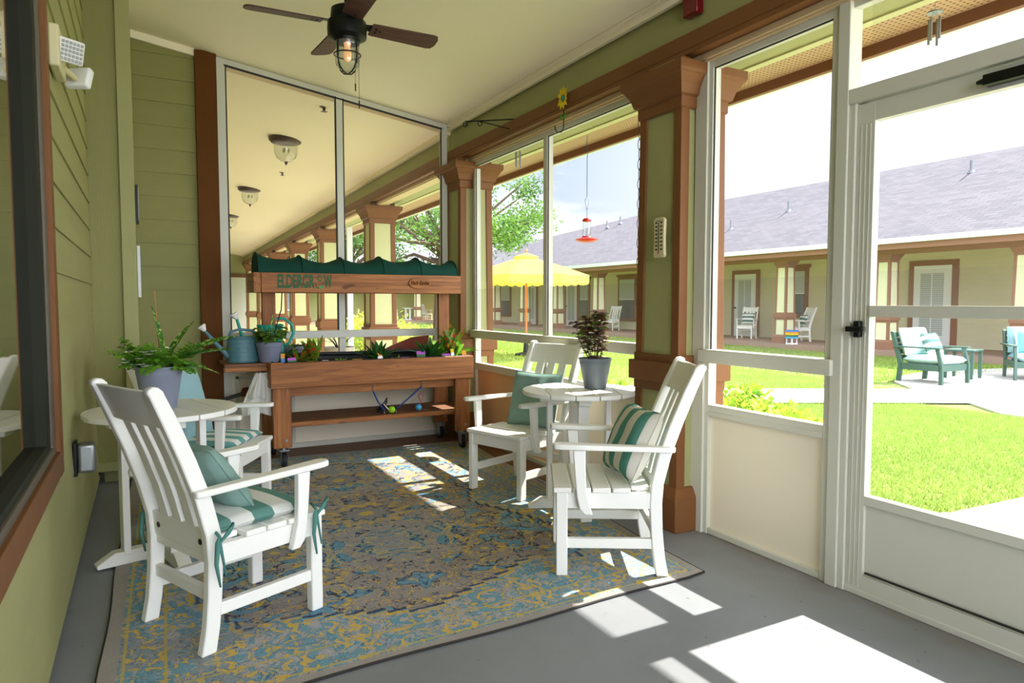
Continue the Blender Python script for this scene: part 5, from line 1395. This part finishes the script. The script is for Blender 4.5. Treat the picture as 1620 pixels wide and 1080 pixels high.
MB().box(.015, .095, -.045, .045, -.075, .075).build('bubble_cover', 'clear_cover' if 'clear_cover' in MATS else 'metal_grey', t, bevel=.018, seg=4)
t = thing('fire_strobe', 'dark red fire alarm strobe on the green beam above the column', 'alarm', (2.838, 3.04, 3.09))
MB().box(-.055, 0, -.058, .058, -.095, .085).build('housing', 'red_dark', t, bevel=.008); MB().box(-.06, -.05, -.05, -.025, -.01, .07).build('strobe_lens', 'card_white', t, bevel=.003)
t = thing('thermometer', 'cream wall thermometer with dark number columns on the tapered column', 'thermometer', (2.722, 3.19, 1.745))
b = MB(); pr_ = [(-.048, -.11), (-.04, -.118), (.04, -.118), (.048, -.11), (.043, 0), (.048, .105), (.03, .118), (-.03, .118), (-.048, .105), (-.043, 0)]
b.prism([(y, z) for y, z in pr_], 0, -.014, .006); b.build('plate', 'cream_plastic', t, bevel=.003)
b = MB()
for k in range(8):
    for s_, nm in ((-1, 0), (1, 0)): b.box(-.0155, -.0138, s_ * .022 - .008, s_ * .022 + .008, -.075 + k * .0225, -.066 + k * .0225)
b.box(-.0155, -.0138, -.02, .02, .096, .099); b.build('scale_marks', 'ink', t)
b = MB(); b.box(-.017, -.0138, -.002, .002, -.09, .088); tb_ = b.build('tube', 'ink', t); MB().ball((-.016, 0, -.094), .0055, 10).build('bulb', 'red_plastic', t)

t = thing('plant_bracket', 'black scrolled iron hanging bracket on the green beam near the corner', 'bracket', (2.835, 5.16, 2.88))
b = MB(); ex_ = (-.02, .90, .22)
def P3(q, z): return (-.02 - .30 * q * .0 , .95 * q * .0, z)
# arm reaching into the room, towards the far corner
dv = Vector((-.36, .28, .0)); tip = dv + Vector((0, 0, .02))
b.bar((0, 0, -.09), (0, 0, .04), .012, .022, (1, 0, 0)); b.tube([(0, 0, .03), tuple(dv * .5 + Vector((0, 0, .03))), tuple(dv + Vector((0, 0, .03)))], .006, 8)
b.tube([(0, 0, -.07), tuple(dv * .72 + Vector((0, 0, .025)))], .005, 8)
def scroll(base, r_, turns):
    u = dv.normalized(); pts = []
    for k in range(22):
        a = turns * 2 * PI * k / 21; rad = r_ * (1 - .55 * k / 21)
        pts.append(tuple(Vector(base) + u * (math.sin(a) * rad) + Vector((0, 0, -r_ + math.cos(a) * rad))))
    return pts
b.tube(scroll(dv + Vector((0, 0, .03)), .026, 1.0), .0045, 6); b.tube(scroll(dv * .72 + Vector((0, 0, .03)), .024, 1.0), .0045, 6)
b.build('iron_arm', 'metal_dark', t, smooth=60)
t = thing('flower_hook', 'yellow metal daisy hook with two green leaves on the brown header', 'hook', (2.768, 4.33, 2.86))
b = MB()
for k in range(11):
    a = 2 * PI * k / 11; c, s = math.cos(a), math.sin(a); L_ = .085 if abs(s) > .5 else .06
    b.add([(-.01, c * .018, s * .018), (-.018, c * L_ * .6 - s * .018, s * L_ * .6 + c * .018), (-.014, c * L_, s * L_), (-.018, c * L_ * .6 + s * .018, s * L_ * .6 - c * .018)], [(0, 1, 2, 3)])
o = b.build('petals', 'yellow_metal', t); o.modifiers.new('thick', 'SOLIDIFY').thickness = .002
MB().ball((-.016, 0, 0), .02, 14, (.5, 1, 1)).build('flower_centre', 'jade', t, smooth=180)
MB().tube([(-.008, 0, -.02), (-.01, -.01, -.12), (-.015, -.012, -.22), (-.03, -.01, -.25), (-.06, 0, -.255), (-.075, .005, -.23), (-.078, .006, -.205)], .004, 7).build('stem_hook', 'metal_dark', t, smooth=180)
b = MB()
for sg in (-1, 1): b.add([(-.012, 0, -.165), (-.016, sg * .018, -.125), (-.014, sg * .042, -.098), (-.014, sg * .040, -.14)], [(0, 1, 2, 3)])
o = b.build('leaves', 'leaf_green_metal', t); o.modifiers.new('thick', 'SOLIDIFY').thickness = .002

def chime(label, loc, L_, n_=4):
    t = thing('wind_chime', label, 'wind chime', loc)
    MB().lathe([(0, 0), (.035, 0), (.035, -.006), (0, -.006)], 16).build('top_disc', 'metal_grey', t)
    for k in range(n_):
        a = 2 * PI * k / n_; x, y = math.cos(a) * .026, math.sin(a) * .026
        MB().cone((x, y, -.03), (x, y, -.03 - L_ * (1 - .06 * k)), .006, .006, 8).build('pipe', 'metal_grey', t)
    c = MB(); c.tube([(0, 0, .15), (0, 0, 0)], .0012, 4)
    for k in range(n_): a = 2 * PI * k / n_; c.tube([(0, 0, 0), (math.cos(a) * .026, math.sin(a) * .026, -.03)], .001, 4)
    c.build('string', 'metal_grey', t)
chime('silver wind chime with thin pipes hanging outside below the bracket', (3.12, 5.68, 2.80), .16)
chime('small pale wind chime hanging outside above the screen door', (3.50, 2.07, 2.80), .13)
t = thing('hummingbird_feeder', 'red and clear hummingbird feeder hanging outside from the eave', 'bird feeder', (3.75, 5.46, 1.93))
b = MB(); b.lathe([(0, 0), (.06, .004), (.10, .02), (.115, .03), (.10, .036), (.05, .05), (.045, .06), (0, .06)], 24); b.build('base', 'red_plastic', t, smooth=50)
MB().lathe([(0, .06), (.036, .06), (.04, .075), (.04, .19), (.03, .205), (0, .205)], 20).build('bottle', 'clear_glass', t, smooth=50)
MB().lathe([(.0, .20), (.042, .20), (.042, .215), (.03, .23), (0, .235)], 20).build('cap', 'red_plastic', t, smooth=50)
MB().tube([(0, 0, .235), (0, 0, .30), (.018, 0, .36), (.02, 0, .40), (0, 0, .44), (-.02, 0, .40), (-.015, 0, .36), (0, 0, .31)], .003, 6).build('hanger_loop', 'metal_grey', t, smooth=180)
MB().tube([(0, 0, .43), (0, 0, .80), (.006, 0, .84), (-.008, 0, .90), (0, 0, 1.01)], .003, 6).build('wire', 'cord_blue', t, smooth=180)
t = thing('rain_chain', 'black link chain hanging outside at the left edge of the tapered column', 'chain', (3.33, 4.15, 0))
for k in range(22):
    z = 2.92 - k * .074; q = Matrix.Translation((0, 0, z)) @ Matrix.Rotation(k * PI / 2 + .4, 4, 'Z')
    if z < 1.30: break
    l_ = MB(); l_.M = q; l_.tube([(math.cos(2 * PI * i / 14) * .017, 0, math.sin(2 * PI * i / 14) * .044) for i in range(15)], .0028, 5, False); l_.build('link', 'metal_dark', t, smooth=180)
t = thing('picture_frame', 'dark-edged framed notice on the side of the green corner box', 'frame', (-.040, 6.34, 2.10))
MB().box(0, .02, -.12, .12, -.10, .19).build('frame', 'metal_dark', t, bevel=.002); MB().box(.018, .022, -.10, .10, -.08, .17).build('print', 'card_white', t)
t = thing('picture_frame', 'white-edged framed notice below the dark one on the green corner box', 'frame', (-.040, 6.34, 1.62))
MB().box(0, .022, -.12, .12, -.22, .19).build('frame', 'card_white', t, bevel=.002); MB().box(.02, .024, -.10, .10, -.20, .17).build('print', 'sky_blue', t)
o = MB().ball((0, 0, 0), .075, 20, (1, 1, .9)).build('orange_gourd', 'orange', smooth=180); o.location = (-.50, 3.28, .80); tag(o, 'orange round gourd just inside the dark window', 'gourd')

# ---------------------------------------------------------------- things of the next porch
def nx(x, y, z): return M_NEXT @ Vector((x, y, z))
cl_ = None
for i, (y, lab) in enumerate(((8.6, 'flush bell-shaped ceiling light on the next porch, nearest'), (12.6, 'flush bell-shaped ceiling light on the next porch, second from the partition'), (16.6, 'flush bell-shaped ceiling light on the next porch, third from the partition'), (20.8, 'flush bell-shaped ceiling light on the next porch, farthest'))):
    x = 1.50; p = nx(x, y, ceil_z(x) - .045)
    if cl_ is None:
        cl_ = thing('ceiling_light', lab, 'ceiling light', p, 0, 'bell ceiling lights of the next porch')
        MB().lathe([(0, .03), (.19, .03), (.195, 0), (.17, -.03), (.13, -.04), (0, -.04)], 28).build('base', 'metal_bronze', cl_, smooth=50)
        MB().lathe([(.135, -.04), (.14, -.08), (.135, -.15), (.11, -.21), (.05, -.25), (0, -.255)], 28).build('glass_bell', 'clear_glass', cl_, smooth=180)
        MB().lathe([(0, -.25), (.022, -.255), (.012, -.28), (0, -.30)], 12).build('finial', 'metal_bronze', cl_, smooth=180)
        b = MB()
        for k in range(3): a = k * 2.1; b.ball((math.cos(a) * .035, math.sin(a) * .035, -.12), .016, 10, (1, 1, 1.8))
        b.build('bulb', 'cream_plastic', cl_, smooth=180)
    else:
        o = copy_tree(cl_); o.location = p; o['label'] = lab
for x, y, lab in ((1.62, 6.95, 'small sprinkler head on the next porch ceiling near the partition'), (1.75, 10.6, 'small sprinkler head between the first ceiling lights')):
    o = MB().lathe([(0, .02), (.045, .02), (.045, .008), (.015, 0), (.012, -.03), (.035, -.035), (0, -.04)], 16).build('sprinkler_head', 'metal_bronze', smooth=50); o.location = nx(x, y, ceil_z(x) - .04); tag(o, lab, 'sprinkler', 'ceiling sprinkler heads')
p = nx(1.55, 7.35, 0); t = pot('planter_pot', 'large navy pot on a stand beyond the partition, behind the planter', (1.27, 7.2, .62), .20, .13, .30, 'pot_navy', 'pot')
rosette('leafy_herb', 'sparse seedling in the navy pot beyond the partition', 1.27, 7.2, 'leaf_bright', 8, .12, .03, (.8, 2.5), rr, z=.89)['group'] = 'plants beyond the partition'
t2 = thing('plant_stand', 'plain dark stand under the navy pot beyond the partition', 'stand', (1.27, 7.2, 0))
MB().box(-.17, .17, -.17, .17, .58, .62).build('top', 'metal_dark', t2)
for sx in (-1, 1):
    for sy in (-1, 1): MB().box(sx * .15 - .015, sx * .15 + .015, sy * .15 - .015, sy * .15 + .015, 0, .58).build('leg', 'metal_dark', t2)
t = pot('planter_pot', 'rough stone-coloured pot with a bare plant beyond the partition', (2.15, 8.6, .30), .19, .13, .50, 'pot_stone', 'pot')
sb = MB()
for k in range(14): a = rr.uniform(0, 6.28); sb.tube([(0, 0, .45), (math.cos(a) * .08, math.sin(a) * .08, .56), (math.cos(a) * .22, math.sin(a) * .22, .60 + rr.uniform(-.02, .12))], [.006, .004, .002], 5)
sb.build('stem', 'bark', t); o = MB().box(1.95, 2.35, 8.4, 8.8, 0, .30).build('pot_plinth', 'brown_paint'); tag(o, 'low brown block under the stone-coloured pot', 'block')
hb = thing('trimmed_shrub', 'bright yellow-green rounded bush outside the next porch, left of the nearest pale column', 'shrub', (4.15, 13.6, -.05))
f_ = MB(); rq = random.Random(8)
for k in range(26): a = rq.uniform(0, 6.28); q = .55 * math.sqrt(rq.random()); leafball(f_, (math.cos(a) * q, math.sin(a) * q, rq.uniform(.3, 1.05)), .34, 120, .09, .045, rq, .9, .3)
f_.build('foliage', 'leaf_hedge', hb); MB().tube([(0, 0, 0), (.05, 0, .4), (0, .05, .8)], [.04, .03, .015], 7).build('trunk', 'bark', hb)
hb = thing('trimmed_shrub', 'low yellow-green hedge far off, below the distant white chairs', 'shrub', (8.6, 27.5, -.05))
f_ = MB()
for k in range(24): leafball(f_, (-2.2 + k * .19, rq.uniform(-.2, .2), rq.uniform(.2, .34)), .3, 70, .11, .06, rq, .8, .3)
f_.build('foliage', 'leaf_hedge', hb); MB().tube([(0, 0, 0), (.05, 0, .3)], [.03, .01], 6).build('trunk', 'bark', hb)
b = MB(); b.prism([(2.05, 0), (2.5, 0), (2.60, 1.0), (2.60, 1.02), (2.42, 1.0), (2.2, .92), (2.0, .82)], 1, 6.66, 6.70); o = b.build('leaning_panel', 'terracotta'); tag(o, 'red-brown curved panel leaning just beyond the partition at right', 'panel')

# ---------------------------------------------------------------- patio furniture on the lawn side
def deep_chair(label, loc, a, group):
    t = thing('lounge_chair', label, 'lounge chair', loc, a, group); m = 'deep_green_plastic'; hw = .39
    for sy in (-1, 1):
        y0, y1 = sorted((sy * hw, sy * (hw - .045)))
        MB().prism([(.32, 0), (.385, 0), (.375, .33), (.30, .60), (.24, .60), (.31, .33)], 1, y0, y1).build('leg', m, t, bevel=.004)
        MB().prism([(-.44, 0), (-.36, 0), (-.33, .30), (-.50, .86), (-.555, .88), (-.57, .85), (-.41, .30)], 1, y0, y1).build('leg', m, t, bevel=.004)
        a_ = MB(); a_.box(-.46, .36, sy * hw - .055, sy * hw + .045, .60, .625); a_.build('armrest', m, t, bevel=.006)
        MB().box(-.36, .33, y0, y1, .22, .33).build('side_rail', m, t, bevel=.004)
    MB().box(.31, .35, -hw, hw, .22, .33).build('front_rail', m, t, bevel=.004); MB().box(-.36, .34, -hw + .04, hw - .04, .30, .32).build('seat_deck', m, t)
    for k in range(5):
        z = .38 + k * .10; x = -.385 - (z - .30) * .30; MB().box(x - .012, x + .012, -hw + .04, hw - .04, z, z + .075).build('back_slat', m, t)
    return t
def block_cushion(name, label, M, w, d, h, m, cat='cushion'):
    b = MB(); N_ = 14
    def fn(s):
        def f(u, v):
            a, c = u * 2 - 1, v * 2 - 1; e = max(0, (1 - abs(a) ** 7) * (1 - abs(c) ** 7)); return (a * d / 2, c * w / 2, h / 2 + s * (h / 2 * e ** .3 + .012 * (1 - a * a) * (1 - c * c)))
        return f
    b.grid(fn(1), N_, N_); b.grid(fn(-1), N_, N_); o = b.build(name, m, smooth=180); o.matrix_world = M; return tag(o, label, cat)
def lounge(x, y, a, who, m):
    t = deep_chair('dark green framed lounge chair with ' + who, (x, y, -.03), D(a), 'green lounge chairs on the patio')
    B_ = Matrix.Translation((x, y, -.03)) @ Matrix.Rotation(D(a), 4, 'Z')
    block_cushion('seat_cushion', 'pale seat cushion of the lounge chair with ' + who, B_ @ Matrix.Translation((0, 0, .325)), .68, .70, .14, m)
    block_cushion('back_cushion', 'pale back cushion of the lounge chair with ' + who, B_ @ Matrix.Translation((-.35, 0, .70)) @ Matrix.Rotation(D(-107), 4, 'Y') @ Matrix.Translation((0, 0, -.06)), .70, .50, .15, m)
    return B_
B_ = lounge(12.13, 6.97, -92, 'its side turned to the camera', 'fabric_mist')
pillow('throw_pillow', 'teal and white striped pillow on the lounge chair turned sideways', B_ @ Matrix.Translation((-.13, .12, .66)) @ Matrix.Rotation(D(-24), 4, 'Y'), .42, .40, .15, 'stripe_far_h')
B_ = lounge(14.15, 6.35, 218, 'its front facing the porch', 'fabric_blue')
pillow('throw_pillow', 'blue and white vertically striped pillow on the right-edge lounge chair', B_ @ Matrix.Translation((-.13, -.05, .66)) @ Matrix.Rotation(D(-24), 4, 'Y'), .46, .42, .15, 'stripe_far')
t = thing('side_table', 'small dark green side table between the two lounge chairs', 'side table', (13.25, 7.1, -.03), D(10))
MB().box(-.25, .25, -.25, .25, .50, .53).build('top', 'deep_green_plastic', t, bevel=.004)
for sx in (-1, 1):
    for sy in (-1, 1): MB().box(sx * .21 - .025, sx * .21 + .025, sy * .21 - .025, sy * .21 + .025, 0, .50).build('leg', 'deep_green_plastic', t)
t = thing('garden_lantern', 'small rainbow-striped garden lantern at the far porch edge', 'lantern', (17.1, 14.05, .10))
for k, m in enumerate(('card_blue', 'card_orange', 'card_yellow', 'card_green', 'sky_blue')): MB().box(-.13, .13, -.13, .13, .38 - k * .05, .43 - k * .05).build('roof_tier', m, t)
MB().box(-.12, .12, -.12, .12, 0, .04).build('base', 'card_white', t)
for sx in (-1, 1):
    for sy in (-1, 1): MB().box(sx * .10 - .012, sx * .10 + .012, sy * .10 - .012, sy * .10 + .012, .04, .19).build('post', 'card_white', t)
t = thing('porch_lamp', 'small white wall lamp on the far porch beside a column', 'lamp', (19.75, 27.6, 2.45))
MB().ball((-.08, 0, 0), .07, 12).build('shade', 'card_white', t, smooth=180); MB().box(-.05, 0, -.04, .04, -.05, .05).build('mount', 'metal_bronze', t)
